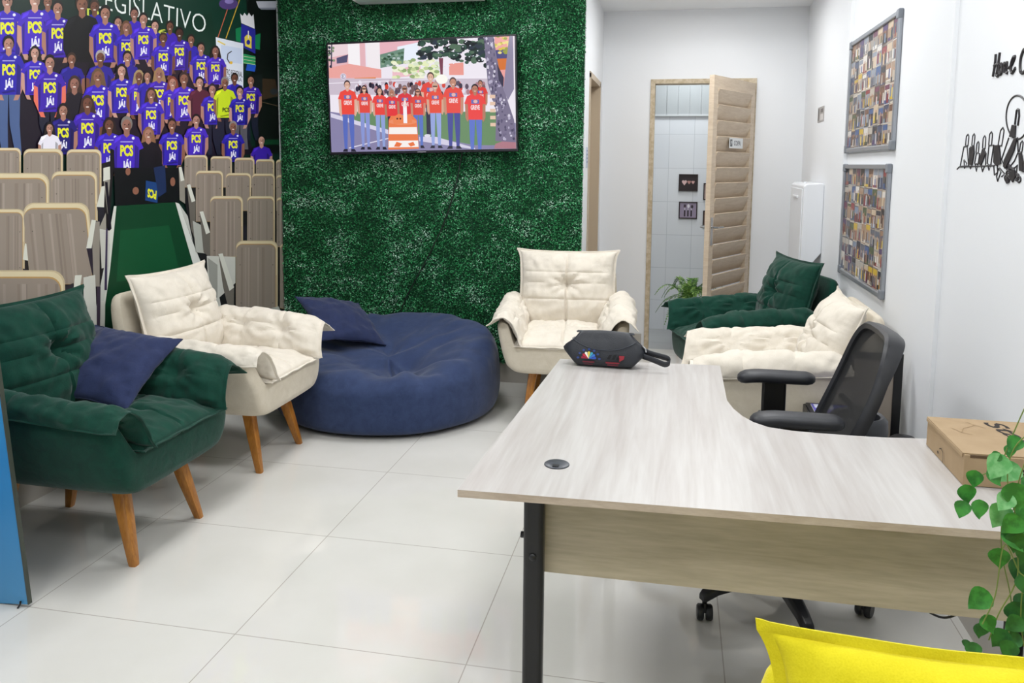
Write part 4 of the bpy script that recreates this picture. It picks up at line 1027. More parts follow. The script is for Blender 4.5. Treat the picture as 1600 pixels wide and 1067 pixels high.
people = [ # back rows first
 (40, 5, 62, {}), (265, 10, 50, {'txt': 0}), (193, 0, 62, {}), (525, 38, 50, {'txt': 0}), (320, 48, 56, {}), (745, 78, 44, {'txt': 0}), (655, 125, 42, {'wm': 1, 'txt': 0, 'shirt': '15131c'}),
 (455, 25, 66, {'txt': 0, 'shirt': '0b0b10', 'long_': 1}), (860, 145, 42, {'txt': 0}), (943, 148, 40, {'txt': 0}), (583, 75, 56, {}), (700, 152, 44, {'wm': 1, 'hair': '6a4a34'}), (795, 108, 46, {}), (1060, 222, 38, {'txt': 0}),
 (995, 185, 42, {'skin': '4a2c22'}), (905, 215, 42, {}), (1115, 268, 40, {}), (1195, 285, 38, {'wm': 1}),
 (45, 245, 58, {'low': 860, 'jean': '4a5f8c'}), (395, 330, 46, {'txt': 0, 'shirt': '241c8a'}), (190, 295, 48, {'wm': 1}), (555, 320, 50, {'hair': 'a8a4a4', 'txt': 0, 'shirt': '2a2090'}), (705, 320, 46, {'txt': 0, 'shirt': '2a2090'}),
 (410, 465, 54, {'wm': 1, 'txt': 0, 'shirt': '14121e'}), (273, 350, 56, {'armc': 'e0705a', 'low': 760}), (540, 425, 54, {'wm': 1, 'hair': '6a5038'}), (672, 395, 48, {'wm': 1}), (768, 425, 44, {'wm': 1, 'hair': 'a08a62'}), (815, 425, 38, {'wm': 1, 'txt': 0}), (880, 412, 44, {'wm': 1, 'hair': '9a7a52'}),
 (955, 460, 42, {'wm': 1, 'hair': '7a3a28'}), (1018, 440, 48, {'hair': '3a2a28', 'shirt': '4526bd'}), (1105, 460, 42, {'shirt': '521a30', 'txt': 0}), (1300, 435, 36, {'txt': 0}), (1390, 448, 38, {'low': 780}), (835, 525, 46, {'wm': 1}),
 (1175, 498, 40, {'hair': '2a2230', 'low': 860}), (1245, 460, 40, {'shirt': 'c8e01c', 'hair': '8a8480', 'low': 800, 'txt': 0}), (1328, 510, 38, {'hair': '15151a', 'low': 830, 'jean': '5a5862'}),
 (480, 575, 56, {'wm': 1}), (345, 615, 50, {'wm': 1, 'shirt': '1c1470'}), (950, 695, 46, {'skin': '8a5c4a'}), (1085, 668, 42, {}), (1290, 705, 40, {'hair': '8a8480'}), (1448, 780, 38, {'hair': '0e0e10', 'txt': 0}), (600, 695, 52, {'wm': 1, 'txt': 1, 'shirt': '3320b4'}),
 (818, 745, 48, {'wm': 1, 'shirt': '100c16', 'txt': 0, 'hair': '8a6244', 'long_': 1}), (697, 695, 58, {'hair': '7a7672', 'armc': '0c0c14', 'low': 1100, 'jean': '0a0a12'}), (268, 712, 40, {'wm': 1, 'shirt': 'e6e2ee', 'txt': 0})]
for i, (x, y, s, kw) in enumerate(people): mperson(i, x, y, s, **kw)
Mu.textbox('30401a', 'PCS', 346, 168, 357, 175, .03)
# dark gap and the little bag held up with the letters upside down
Mu.poly('0a0a10', [(176, 262), (286, 262), (276, 320), (178, 322)]); Mu.poly('1b3f7a', [(226, 282), (246, 286), (244, 317), (225, 313)]); Mu.text('e3e32a', 'PCS', (242, 312), (228, 308), (229, 294), (243, 298), .05)
Mu.poly('1a2a52', [(238, 262), (256, 258), (258, 300), (246, 308)]); Mu.ell('8a5c4a', 198, 268, 4, 6); Mu.ell('8a5c4a', 210, 298, 5, 6); Mu.ell('8a5c4a', 268, 284, 4, 7)
# aisle carpet
Mu.poly('0c3f25', [(178, 322), (272, 316), (320, 480), (345, 560), (345, 700), (150, 760), (160, 500)]); Mu.poly('12502f', [(186, 360), (262, 352), (280, 430), (180, 440)])
Mu.poly('0a3320', [(164, 480), (318, 476), (330, 600), (150, 620)])
# pale risers along the aisle
Mu.poly('d3d5cc', [(176, 322), (180, 322), (170, 420), (156, 520), (150, 640), (120, 660), (128, 560), (150, 470)]); Mu.poly('c6c9c2', [(150, 402), (170, 380), (168, 420), (156, 500), (148, 500)])
Mu.poly('d6d8d2', [(272, 316), (278, 318), (300, 380), (340, 470), (350, 500), (330, 500), (318, 476)]); Mu.poly('bdbfb8', [(278, 318), (300, 350), (345, 470), (335, 475)])
Mu.poly('1a1418', [(0, 300), (176, 250), (170, 330), (160, 420), (140, 520), (120, 640), (-60, 760), (-60, 300)]); Mu.poly('1c1a1e', [(276, 260), (440, 255), (448, 500), (350, 500), (300, 380)])
def mseat(x0, y0, x1, y1, lean=0, rim=9):
    """stadium seat back: beige padded rim over a wood-look board"""
    x0 *= .2812; x1 *= .2812; y0 = 200+y0*.2812; y1 = 200+y1*.2812; lean *= .2812; r = (x1-x0)*.16; rm = max(2.2, (x1-x0)*.055)
    def rr(ax0, ay0, ax1, ay1, r_, ln):
        out = []
        for (cx_, cy_, s0) in ((ax0+r_, ay0+r_, PI), (ax1-r_, ay0+r_, 1.5*PI)):
            for k in range(6): a = s0+k*PI/10; out.append((cx_+r_*math.cos(a), cy_+r_*math.sin(a)))
        return out+[(ax1+ln, ay1), (ax0+ln, ay1)]
    Mu.poly('c4b391', rr(x0, y0, x1, y1, r, lean)); Mu.poly('d9cba8', rr(x0+rm*.4, y0+rm*.3, x1-rm*.4, y0+(y1-y0)*.5, r*.95, lean*.5)); Mu.poly('b8935a', rr(x0+rm*.1, y0+rm*1.4, x1-rm*.8, y1, r*.95, lean)); Mu.poly('93877c', rr(x0+rm*.1, y0+rm*1.75, x1-rm*1.0, y1-.5, r*.9, lean))
    R = random.Random(int(x0*7+y0)); 
    for k in range(9):
        u = R.uniform(.06, .9); xx = x0+(x1-x0)*u; Mu.poly(['8a7d72', '9d9085', '84786e', 'a3968b'][k % 4], [(xx, y0+rm*3), (xx+(x1-x0)*.035, y0+rm*3), (xx+(x1-x0)*.03+lean, y1-1), (xx+lean, y1-1)])
    for u, v in ((.1, .35), (.88, .35), (.12, .9), (.88, .9)): Mu.ell('5a5048', x0+(x1-x0)*u+lean*v, y0+(y1-y0)*v, .9, .9, 6)
def marm(pts, col='d5d6cb'): Mu.poly(col, [(x*.2812, 200+y*.2812) for x, y in pts])
for a in ((-60, 110, 108, 262, 0), (122, 115, 342, 430, 0), (362, 118, 556, 430, 0)): mseat(*a)
marm([(565, 225), (600, 215), (604, 280), (590, 480), (568, 290)], '8f8a80'); marm([(567, 222), (603, 214), (604, 285), (566, 295)])
marm([(575, 300), (590, 300), (612, 560), (600, 570)], '16121e')
mseat(-80, 250, 265, 640); mseat(278, 240, 532, 600, 4)
marm([(530, 435), (570, 330), (566, 440), (590, 600), (560, 640)], '23202a'); marm([(528, 438), (556, 325), (574, 322), (570, 440)]); marm([(540, 560), (580, 470), (585, 700), (556, 730)], '9a958a')
mseat(-100, 450, 128, 812); marm([(130, 640), (160, 650), (162, 740), (118, 730)]); marm([(118, 780), (200, 800), (200, 1000), (118, 1000)], '2a2630'); mseat(120, 415, 488, 868, 40)
marm([(470, 660), (510, 510), (545, 520), (545, 870), (505, 820)], '2a2230'); marm([(500, 520), (545, 520), (545, 880), (512, 880)], '8f887e'); marm([(470, 668), (500, 510), (524, 512), (500, 668)])
marm([(545, 560), (600, 570), (598, 770), (556, 780)], 'c3c3ba'); marm([(580, 560), (590, 560), (586, 900), (572, 900)], '3a2f4e')
marm([(455, 830), (520, 815), (530, 1080), (460, 1300)], 'c9cac2'); marm([(330, 890), (400, 860), (400, 960), (340, 950)], '2a2630')
mseat(-110, 790, 352, 1500, 10); marm([(380, 1040), (412, 820), (445, 818), (440, 860), (420, 1300), (370, 1300)], 'b6ac9c'); marm([(382, 1050), (408, 818), (446, 816), (410, 1052)])
marm([(530, 880), (550, 880), (545, 1300), (528, 1300)], '3a3040'); marm([(552, 960), (576, 960), (570, 1300), (550, 1300)], 'cfd0c8')
for a in ((1018, 150, 1146, 330, 0), (1163, 157, 1281, 330, 0), (1297, 165, 1407, 330, 0), (1415, 173, 1518, 320, 0), (1527, 175, 1640, 330, 0)): mseat(*a)
marm([(985, 220), (1000, 218), (1018, 290), (1020, 420), (990, 400)], '8f8a80'); marm([(985, 218), (1000, 216), (1016, 290), (996, 296)])
for a in ((1080, 237, 1232, 520, 0), (1247, 250, 1388, 460, 0), (1393, 253, 1520, 430, 0), (1528, 260, 1640, 460, 0)): mseat(*a)
marm([(1030, 316), (1048, 312), (1078, 410), (1075, 620), (1052, 560)], '6a655e'); marm([(1030, 316), (1048, 312), (1077, 405), (1056, 412)])
marm([(1062, 515), (1150, 560), (1160, 700), (1080, 690)], 'aeb0a8'); marm([(1330, 540), (1380, 545), (1380, 640), (1335, 640)], '23202a')
for a in ((1160, 377, 1342, 715, 0), (1366, 378, 1520, 640, 0), (1530, 385, 1640, 660, 0)): mseat(*a)
marm([(1100, 465), (1120, 462), (1160, 575), (1160, 720), (1122, 690)], '6a655e'); marm([(1100, 465), (1120, 462), (1158, 580), (1136, 590)])
marm([(1140, 710), (1300, 715), (1300, 860), (1200, 950), (1150, 900)], 'c9cac2'); marm([(1145, 720), (1200, 760), (1200, 960), (1160, 940)], '9a9b94')
mseat(1303, 625, 1536, 1010, 0); mseat(1548, 640, 1700, 1000, 0)
marm([(1205, 700), (1228, 696), (1292, 885), (1290, 1010), (1262, 1010), (1230, 880)], '6f6a62'); marm([(1205, 700), (1228, 696), (1292, 885), (1266, 905)]); marm([(1140, 950), (1210, 940), (1222, 1000), (1150, 1010)], 'c9cac2')
marm([(1500, 1000), (1540, 990), (1570, 1060), (1500, 1050)], 'c9cac2')
o = Mu.build('wall_mural'); tag(o, 'large printed mural of a crowd in blue shirts and auditorium seats covering the left wall', 'mural')
# ------------------------------------------------------------------ photo boards on the right wall
ALU = mat('satin_aluminium', '9fa3aa', .35, .5, .6); CORN = mat('grey_corner_plastic', '7b8088', .45)
def photo_board(label, y0, y1, z0, z1, seed):
    R = random.Random(seed); X = XR
    t_ = thing('photo_board', label, 'photo board', (X, (y0+y1)/2, z0), 0, 'framed photo boards on the right wall')
    hw, hh = (y1-y0)/2, z1-z0; fwid = .024; th = .02
    obj('backing', box(-.008, 0, -hw+.006, hw-.006, .006, hh-.006), mat('board_cork_backing', 'cfc8bd', .8), t_, False)
    bm = B(); bx(bm, -th, 0, -hw, hw, 0, fwid); bx(bm, -th, 0, -hw, hw, hh-fwid, hh); bx(bm, -th, 0, -hw, -hw+fwid, fwid, hh-fwid); bx(bm, -th, 0, hw-fwid, hw, fwid, hh-fwid)
    obj('frame', bm, ALU, t_, False, .005, 3)
    for a in (-1, 1):
        for b in (0, 1):
            bm = B(); ya, yb = (a*hw, a*(hw-.045)); za, zb = ((-.003, .042) if b == 0 else (hh-.042, hh+.003))
            bx(bm, -th-.003, 0, min(ya, yb)-(.003 if a < 0 else 0), max(ya, yb)+(.003 if a > 0 else 0), za, zb); obj('corner_cap', bm, CORN, t_, False, .006, 3)
    nc, nr = 10, 6; iw, ih = (2*hw-2*fwid)/nc, (hh-2*fwid)/nr
    pal = ['2c2f3a', '5b6270', '8b93a0', '3f4a66', '6b4a3a', 'a58a72', 'c7b49c', 'd8d3cc', '8a2f35', '6a3550', '3a5a8c', '4a5a3a', 'c9a92c', '4f3a66', 'b7b0a6', '1e2026', '9b7b63', '7d8ea6']
    for c in range(nc):
        for r in range(nr):
            yy = -hw+fwid+iw*c; zz = fwid+ih*r
            pts = lambda x, y, l: Vector((-.0095-l, yy+iw-x*iw, zz+y*ih))
            P_ = Print(pts, .3, pre='photo', lift=6e-5)
            e0, e1 = R.uniform(-.04, .05), R.uniform(-.04, .05); base = R.choice(pal[:8]+['7b7f88', '55504c', '9a938c'])
            e2 = R.uniform(-.12, .12); _p = P_.put; P_.put = (lambda x, y, l, _p=_p, e2=e2: _p(x, y*1.06+e2*(1 if 0 < r < nr-1 else 0), l+(c*7+r*3) % 5*3e-4)); P_.poly(R.choice(['a49c92', 'cfc9c0', '6f6a66']), [(e0, -.02), (1.02, e1), (1.0+e0, 1.02), (0, 1-e1)])
            P_.poly(base, [(.02+e0, .02), (.985, .02+e1), (.985, .98), (.02, .98)])
            P_.rect(R.choice(pal), .06, .62+R.uniform(-.1, .1), .94, .94); P_.rect(R.choice(pal), .06, .06, .94, .2+R.uniform(-.05, .1))
            for k in range(R.randint(2, 4)):     # little standing figures
                u = R.uniform(.18, .82); hgt = R.uniform(.45, .62); col = R.choice(pal+['e0c22a', 'd8b02a', '8e2a3a', '40518e', 'c7c3c9'])
                P_.poly(col, [(u-.1, .1), (u+.1, .1), (u+.09, hgt), (u-.09, hgt)]); P_.ell(R.choice(['b98a70', '8d6450', 'd0a58c']), u, hgt+.07, .055, .08, 7); 
            P_.build('photo', t_)
    return t_
photo_board('silver-framed board filled with photos, upper of the two on the right wall', 3.985, 5.045, 1.578, 2.20, 5)
photo_board('silver-framed board filled with photos, lower of the two on the right wall', 4.02, 5.045, .885, 1.512, 6)

# ------------------------------------------------------------------ black metal wall art
XA = .9845
def ap(x, y): return at_x(x, y, XA)
AM = mat('black_cut_metal', '1c171c', .45)
def wall_curve(bm, pts, r):
    q = [ap(*p) for p in pts]; tube(bm, q, r*1.35, 6)
def slab(bm, pts, th=.004):
    a = [bm.verts.new(ap(*p)) for p in pts]; b = [bm.verts.new(ap(*p)-Vector((th, 0, 0))) for p in pts]; n = len(a)
    bm.faces.new(a); bm.faces.new(b[::-1])
    for i in range(n): bm.faces.new((a[i], b[i], b[(i+1) % n], a[(i+1) % n]))
ar = thing('wall_art', 'black cut-metal row of figures with a circle below the script on the right wall', 'wall art', (XA, 2.8, 1.45))
def arel(bm):
    for v in bm.verts: v.co -= Vector((XA, 2.8, 1.45))
    return bm
g = lambda x, y: (1480+x*.2247, 60+y*.2249)     # from the zoomed crop
bm = B()
for (hx0, hy0, hx1, hy1, w_) in ((145, 665, 137, 745, 9), (188, 662, 180, 745, 8), (217, 716, 210, 795, 8), (262, 676, 256, 765, 9), (308, 648, 300, 742, 10), (388, 618, 368, 745, 13), (523, 712, 512, 790, 9)):
    # heads drawn as tall loops
    L_ = [g(hx0+(hx1-hx0)*t_+math.copysign(w_, s)*min(1, (t_*5)**.5 if t_ < .2 else 1), hy0+(hy1-hy0)*t_) for s, ts in ((-1, np.linspace(1, 0, 7)), (1, np.linspace(0, 1, 7))) for t_ in ts]
    wall_curve(bm, L_+[L_[0]], .0018)
for p_ in ([(118, 752), (92, 888)], [(92, 888), (150, 885), (140, 750), (118, 752)], [(70, 908), (85, 892), (330, 884)], [(165, 750), (150, 880)], [(205, 795), (192, 870), (215, 880), (228, 800), (205, 795)], [(292, 745), (280, 870), (305, 880), (325, 740), (292, 745)], [(255, 770), (272, 800), (268, 880)],
           [(118, 845), (122, 902), (138, 868), (118, 845)], [(155, 885), (163, 905), (172, 884)], [(195, 870), (205, 922), (216, 872), (195, 870)], [(238, 885), (247, 925), (262, 885)], [(284, 880), (292, 915), (304, 880), (284, 880)], [(325, 885), (330, 948), (352, 930), (350, 880)], [(345, 960), (352, 992), (375, 930), (358, 905), (345, 960)],
           [(430, 690), (380, 840), (400, 900), (490, 690)], [(365, 900), (400, 940), (380, 960)], [(492, 690), (495, 790), (470, 850), (430, 900)], [(500, 795), (505, 870), (520, 920), (534, 925)], [(520, 795), (500, 795)], [(430, 900), (470, 900), (490, 880), (484, 930), (500, 980), (486, 990)]):
    wall_curve(bm, [g(*q) for q in p_], .002)
for k in range(14):
    u = random.Random(k); cx_, cy_ = u.uniform(400, 505), u.uniform(885, 985)
    wall_curve(bm, [g(cx_+14*math.cos(a), cy_+20*math.sin(a)) for a in [2*PI*j/8 for j in range(9)]], .0022)
obj('figure_outlines', arel(bm), AM, ar)
bm = B()
for p_ in ([(160, 760), (190, 745), (192, 800), (178, 880), (158, 878)], [(250, 770), (272, 800), (240, 882), (222, 870)], [(335, 742), (365, 740), (372, 790), (378, 870), (345, 885), (328, 860), (330, 790)], [(470, 700), (492, 692), (470, 780), (412, 905), (396, 890), (400, 850)], [(505, 800), (523, 800), (534, 860), (534, 922), (508, 920)], [(458, 600), (482, 605), (478, 686), (438, 684)], [(405, 975), (430, 965), (434, 1000), (420, 1010)], [(445, 925), (475, 915), (480, 960), (460, 1000), (440, 960)]):
    bm = B(); slab(bm, [g(*q) for q in p_]); obj('figure_body', arel(bm), AM, ar, False)
bm = B(); L_ = [g(490+x, y) for x, y in ((-16, 600), (-8, 530), (-4, 500), (2, 492), (12, 498), (14, 540), (4, 606))]
wall_curve(bm, L_, .003)
obj('head_loop', arel(bm), AM, ar, False)
bm = B(); wall_curve(bm, [g(490+78*math.cos(a), 548+152*math.sin(a)) for a in [2*PI*k/40 for k in range(40)]]+[g(568, 548)], .0022)
obj('circle', arel(bm), AM, ar)
# script lettering "Home Office", the part in view ends at the O
ls = thing('wall_lettering', 'black script lettering on the right wall above the metal figures', 'lettering', (XA, 2.8, 1.80))
bm = B(); cnt = 0
def letters(name, txt, tl, tr, br, bl):
    vs_, fs = glyphs(txt, .035); me_v = []; 
    for u, v in vs_:
        u2 = u
        x = (bl[0]*(1-u)+br[0]*u)*(1-v)+(tl[0]*(1-u)+tr[0]*u)*v; y = (bl[1]*(1-u)+br[1]*u)*(1-v)+(tl[1]*(1-u)+tr[1]*u)*v
        me_v.append(tuple(ap(x, y)-Vector((XA+.0015, 2.8, 1.80))))
    o = obj(name, (me_v, fs), AM, ls, False); so = o.modifiers.new('thick', 'SOLIDIFY'); so.thickness = .004; so.offset = 0
# letters drawn as strokes in a cursive hand
G2 = lambda x, y: (1480+x*.2247, 60+y*.2249)
strokes = {'letter_h': [[(342, 110), (336, 180), (322, 265)], [(370, 98), (360, 170), (345, 265)], [(330, 190), (350, 180), (366, 178)], [(345, 240), (352, 262), (364, 250)]],
 'letter_o': [[(374, 180), (366, 205), (364, 235), (372, 250), (382, 235), (386, 200), (378, 178), (374, 180)]],
 'letter_m': [[(392, 178), (386, 240)], [(390, 195), (402, 172), (402, 238)], [(404, 190), (420, 168), (414, 232), (424, 240)]],
 'letter_e': [[(430, 205), (452, 185), (470, 145), (474, 128), (464, 130), (450, 170), (446, 220), (456, 240), (478, 205)]],
 'letter_c': [[(552, 70), (536, 80), (518, 130), (512, 190), (516, 235), (536, 236), (556, 200), (566, 140), (558, 85), (540, 78)]]}
for nm_, sts in strokes.items():
    bm = B()
    for st in sts:
        q = smoothpts([ap(*G2(*p_)) for p_ in st], 4); tube(bm, q, .0055, 7)
    for v in bm.verts: v.co -= Vector((XA, 2.8, 1.80))
    obj(nm_, bm, AM, ls)

# ------------------------------------------------------------------ white wall-mounted baby changing station in the corner
cb = thing('changing_station', 'white wall-mounted baby changing station with slanted underside in the back right corner', 'baby changing station', (.95, 5.9, .8))
WH = mat('white_gloss_plastic', 'e4e6ea', .25, .5)
prof = [(.95, .93), (.95, 1.375), (.94, 1.39), (.84, 1.385), (.822, 1.37), (.822, .80), (.835, .785)]
bm = prism(B(), prof, 5.62, 6.22, 'y')
for v in bm.verts: v.co -= Vector(cb.location)
obj('casing', bm, WH, cb, False, .008, 3)
bm = B(); bx(bm, .816, .823, 5.66, 6.18, .84, 1.35)
for v in bm.verts: v.co -= Vector(cb.location)
obj('front_panel', bm, WH, cb, False, .003)
bm = B(); bx(bm, .806, .818, 5.82, 6.02, 1.285, 1.30)
for v in bm.verts: v.co -= Vector(cb.location)
obj('handle', bm, WH, cb, False, .003)
bm = B(); lathe(bm, [(0, 0), (.006, 0), (.006, .004), (0, .004)], 10, Matrix.Translation((.85, 5.62, .86)) @ Matrix.Rotation(PI/2, 4, 'X'))
for v in bm.verts: v.co -= Vector(cb.location)
obj('screw', bm, BLACK, cb)
bm = B(); lathe(bm, [(0, 0), (.016, 0), (.018, .012), (.012, .02), (0, .02)], 14, Matrix.Translation((.89, 5.78, 1.385))); lathe(bm, [(0, 0), (.01, 0), (.01, .01), (0, .01)], 14, Matrix.Translation((.86, 5.85, 1.385)))
for v in bm.verts: v.co -= Vector(cb.location)
obj('top_knob', bm, WH, cb)
# small grey notice plate on the right wall near the corner
a, b = at_x(1278.5, 180, .949), at_x(1287.5, 180, .949); zt_, zb_ = at_x(1283, 167, .949).z, at_x(1283, 190, .949).z
o = obj('wall_plate', box(-.004, 0, b.y-a.y, 0, zb_-zt_, 0), mat('grey_plate', 'a49f9c', .5), None, False, .001); o.location = (.95, a.y, zt_)
tag(o, 'small grey notice plate high on the right wall above the white changing station', 'wall plate')
pr = Print(plane_print((-.0042, 0, 0), (0, -1, 0), (0, 0, 1), (-1, 0, 0)), .5, pre='plate', lift=1e-4)
wdt = abs(b.y-a.y); hgt = zt_-zb_
pr.rect('cfcbc9', wdt*.45, -hgt*.9, wdt*.95, -hgt*.5); pr.rect('5d5654', wdt*.05, -hgt*.9, wdt*.25, -hgt*.1); pr.rect('6b6462', wdt*.5, -hgt*.4, wdt*.9, -hgt*.15); pr.build('print', o)
# light grey strip sign on the hallway wall
p0, p1 = at_x(923, 231, -.599), at_x(923, 262, -.599)
o = obj('door_sign', box(0, .004, -.05, .05, p1.z-p0.z, 0), mat('pale_blue_grey_sign', 'b9c0d2', .4), None, False, .001); o.location = (-.60, 5.56, p0.z)
tag(o, 'narrow pale grey sign on the hallway wall beside the hedge edge', 'sign')
pr = Print(plane_print((.0042, -.05, 0), (0, 1, 0), (0, 0, 1), (1, 0, 0)), .5, pre='plate', lift=1e-4)
for k in range(4): pr.rect('7f88a6', .015, -.03-k*.025, .08, -.02-k*.025)
pr.build('print', o)

# ------------------------------------------------------------------ pantry pictures
def picture(label, x0, y0, x1, y1, kind):
    a, b = at_y(x0, y0, 7.485), at_y(x1, y1, 7.485); w_, h_ = b.x-a.x, a.z-b.z
    t_ = thing('framed_picture', label, 'picture', (a.x, 7.5, b.z), 0, 'small framed pictures in the pantry')
    fr = .009; bm = B(); bx(bm, 0, w_, -.016, 0, 0, fr); bx(bm, 0, w_, -.016, 0, h_-fr, h_); bx(bm, 0, fr, -.016, 0, fr, h_-fr); bx(bm, w_-fr, w_, -.016, 0, fr, h_-fr)
    obj('frame', bm, mat('dark_brown_frame', '2a2020', .4), t_, False)
    P_ = Print(lambda x, y, l: Vector((fr+x*(w_-2*fr), -.008-l, fr+y*(h_-2*fr))), .4, pre='pic', lift=1e-4)
    if kind == 'hearts':
        P_.rect('2b2226', 0, 0, 1, 1)
        for cx_, s_, c_ in ((.27, .16, 'd9b8b6'), (.55, .11, 'b98a84'), (.78, .1, 'caa19c')):
            P_.ell(c_, cx_-s_*.45, .58, s_*.5, s_*.5, 10); P_.ell(c_, cx_+s_*.45, .58, s_*.5, s_*.5, 10); P_.poly(c_, [(cx_-s_*.92, .54), (cx_+s_*.92, .54), (cx_, .54-s_*1.4)])
    elif kind == 'cutlery':
        P_.rect('9a8ea4', 0, 0, 1, 1)
        for cx_ in (.3, .5, .7):
            P_.rect('2c242c', cx_-.045, .08, cx_+.045, .5); P_.rect('d8d4dc', cx_-.02, .5, cx_+.02, .68)
        P_.rect('4a3c48', .23, .68, .37, .88); P_.ell('e6e2ea', .52, .78, .08, .13, 12); P_.ell('3c323c', .74, .74, .08, .12, 12)
    else: P_.rect('b59e98' if kind == 'a' else '7c6258', 0, 0, 1, 1); P_.ell('8d756f', .5, .5, .3, .3, 12)
    P_.build('print', t_)
picture('small dark framed picture of pale hearts on the pantry wall', 1061, 272, 1090, 299, 'hearts')
picture('small framed picture of cutlery on the pantry wall below the hearts', 1061, 315, 1089, 342, 'cutlery')
picture('small framed picture with pinkish print half hidden by the louvred door, upper one', 1099.5, 286, 1128, 313, 'a')
picture('small framed picture with brown print half hidden by the louvred door, lower one', 1098.5, 329, 1126, 356, 'b')

# ------------------------------------------------------------------ fern in a white pot on a wooden stand
pf = thing('potted_fern', 'green fern in a white pot on a stand inside the pantry doorway', 'potted plant', (.135, 6.80, .22))
obj('pot', lathe(B(), [(0, 0), (.06, 0), (.075, .06), (.082, .13), (.084, .14), (.076, .14), (.07, .12), (0, .118)], 28), mat('white_ceramic', 'dadada', .3), pf)
FERN = [mat('fern_green', '5d8a35', .5), mat('fern_light', '8fb55a', .5), mat('fern_dark', '3c6a2a', .55)]
R = random.Random(4); V = []; Fc = []; Mi = []
sb = B()
for k in range(30):
    a = 2*PI*k/30*2.4+R.uniform(-.2, .2); L_ = R.uniform(.20, .36); up = R.uniform(.10, .30) if k % 3 else R.uniform(.22, .36); droop = R.uniform(.16, .42)
    if math.sin(a) > .2: L_ *= .7
    pts = [Vector((math.cos(a)*L_*t_*(1.0 if t_ < 1 else 1), math.sin(a)*L_*t_, .13+up*math.sin(t_*1.9)-droop*t_*t_*.8)) for t_ in np.linspace(0, 1, 15)]
    tube(sb, pts, .0018, 4, caps=False)
    for i in range(2, 15):
        t_ = (pts[i]-pts[i-1]).normalized(); s = t_.cross(Vector((0, 0, 1))).normalized(); f = i/14; wl = .045*math.sin(PI*min(1, f*1.02)**.8)+.008
        for sd in (-1, 1):
            for sub in (0, .5):
                b_ = pts[i]-(pts[i]-pts[i-1])*sub; d = (s*sd*.9+t_*.5+Vector((0, 0, R.uniform(-.3, .1)))).normalized(); n_ = t_*.0055
                j = len(V); V += [tuple(b_), tuple(b_+d*wl*.5+n_), tuple(b_+d*wl), tuple(b_+d*wl*.5-n_)]; Fc.append((j, j+1, j+2, j+3)); Mi.append(R.choice([0, 0, 1, 1, 2]))
obj('fronds', (V, Fc, Mi), FERN, pf, False); obj('frond_stems', sb, FERN[2], pf)
ps = thing('plant_stand', 'low reddish wooden plant stand under the fern', 'plant stand', (.135, 6.80, 0))
WS = wood('reddish_stand_wood', '7a4630', '94593f', (6, 6, 1), .45, 8, 40)
obj('top', lathe(B(), [(0, .195), (.085, .195), (.085, .22), (0, .22)], 28), WS, ps)
for k in range(4):
    a = PI/4+k*PI/2; d = Vector((math.cos(a), math.sin(a), 0)); bm = B(); tube(bm, [d*.075+Vector((0, 0, .27)), d*.10+Vector((0, 0, .22)) if False else d*.088+Vector((0, 0, .2)), d*.10], [.010, .012, .010], 8)
    for v in bm.verts: v.co += d*.015
    obj('leg', bm, WS, ps)

# ------------------------------------------------------------------ things behind the office chair
DKG = mat('dark_grey_plastic', '2a2c30', .45)
tb = thing('waste_bin', 'round dark grey waste bin with open rim behind the office chair', 'waste bin', (.70, 3.19, 0))
obj('bin_body', lathe(B(), [(0, 0), (.075, 0), (.085, .1), (.10, .50), (.10, .51), (.093, .51), (.078, .1), (.07, .012), (0, .01)], 40, cap=False), DKG, tb)
obj('rim', lathe(B(), [(.094, .495), (.104, .497), (.108, .515), (.105, .555), (.09, .572), (.078, .568), (.084, .545), (.09, .51)], 40, cap=False), mat('rim_grey', '3e4045', .4), tb)
o = thing('waste_bin', 'small black round bin beside the right wall behind the larger grey bin', 'waste bin', (.895, 3.30, 0))
obj('bin_body', lathe(B(), [(0, 0), (.06, 0), (.072, .40), (.072, .41), (.064, .41), (.054, .02), (0, .01)], 32, cap=False), BLACK, o)
obj('lid', lathe(B(), [(.072, .41), (.076, .415), (.072, .435), (.04, .46), (0, .465)], 32, cap=False), BLACK, o)
pc = thing('computer_tower', 'black computer tower standing behind the office chair beside the ivory armchair', 'computer tower', (.56, 3.30, 0))
x0, y1_ = .575, 3.60
pcx0, pcx1, pcy0, pcy1 = x0, x0+.22, y1_-.19, y1_
pc.location = ((pcx0+pcx1)/2, (pcy0+pcy1)/2, 0)
obj('casing', box(-.11, .11, -.095, .095, .0, .49), mat('pc_black_metal', '1d1e22', .45), pc, False, .004)
obj('front_bezel', box(-.12, -.11, -.093, .093, .005, .485), BLACK, pc, False, .004)
lf = thing('leaflet_stack', 'colourful printed leaflets lying on top of the black computer tower', 'leaflets', (pc.location.x-.005, pc.location.y-.01, .491))
obj('paper', box(-.09, .09, -.065, .065, 0, .006), mat('white_paper', 'e6e6ec', .6), lf, False)
P_ = Print(lambda x, y, l: Vector((-.09+.18*x, -.065+.13*y, .0061+l)), .4, pre='leaflet', lift=1e-4)
P_.rect('5a56b0', 0, 0, 1, 1); P_.poly('d9dcea', [(.05, .55), (.5, .5), (.55, .95), (.05, .95)]); P_.poly('3f4bb8', [(.45, .5), (1, .5), (1, 1), (.5, 1)]); P_.ell('e8e8f4', .5, .25, .42, .2, 20); P_.ell('6a5ec0', .5, .25, .36, .15, 20); P_.textbox('f0f0fa', 'CPS', .3, .17, .7, .32, .02) if False else None
P_.rect('c7848c', .55, .55, .75, .6)
P_.build('print', lf)
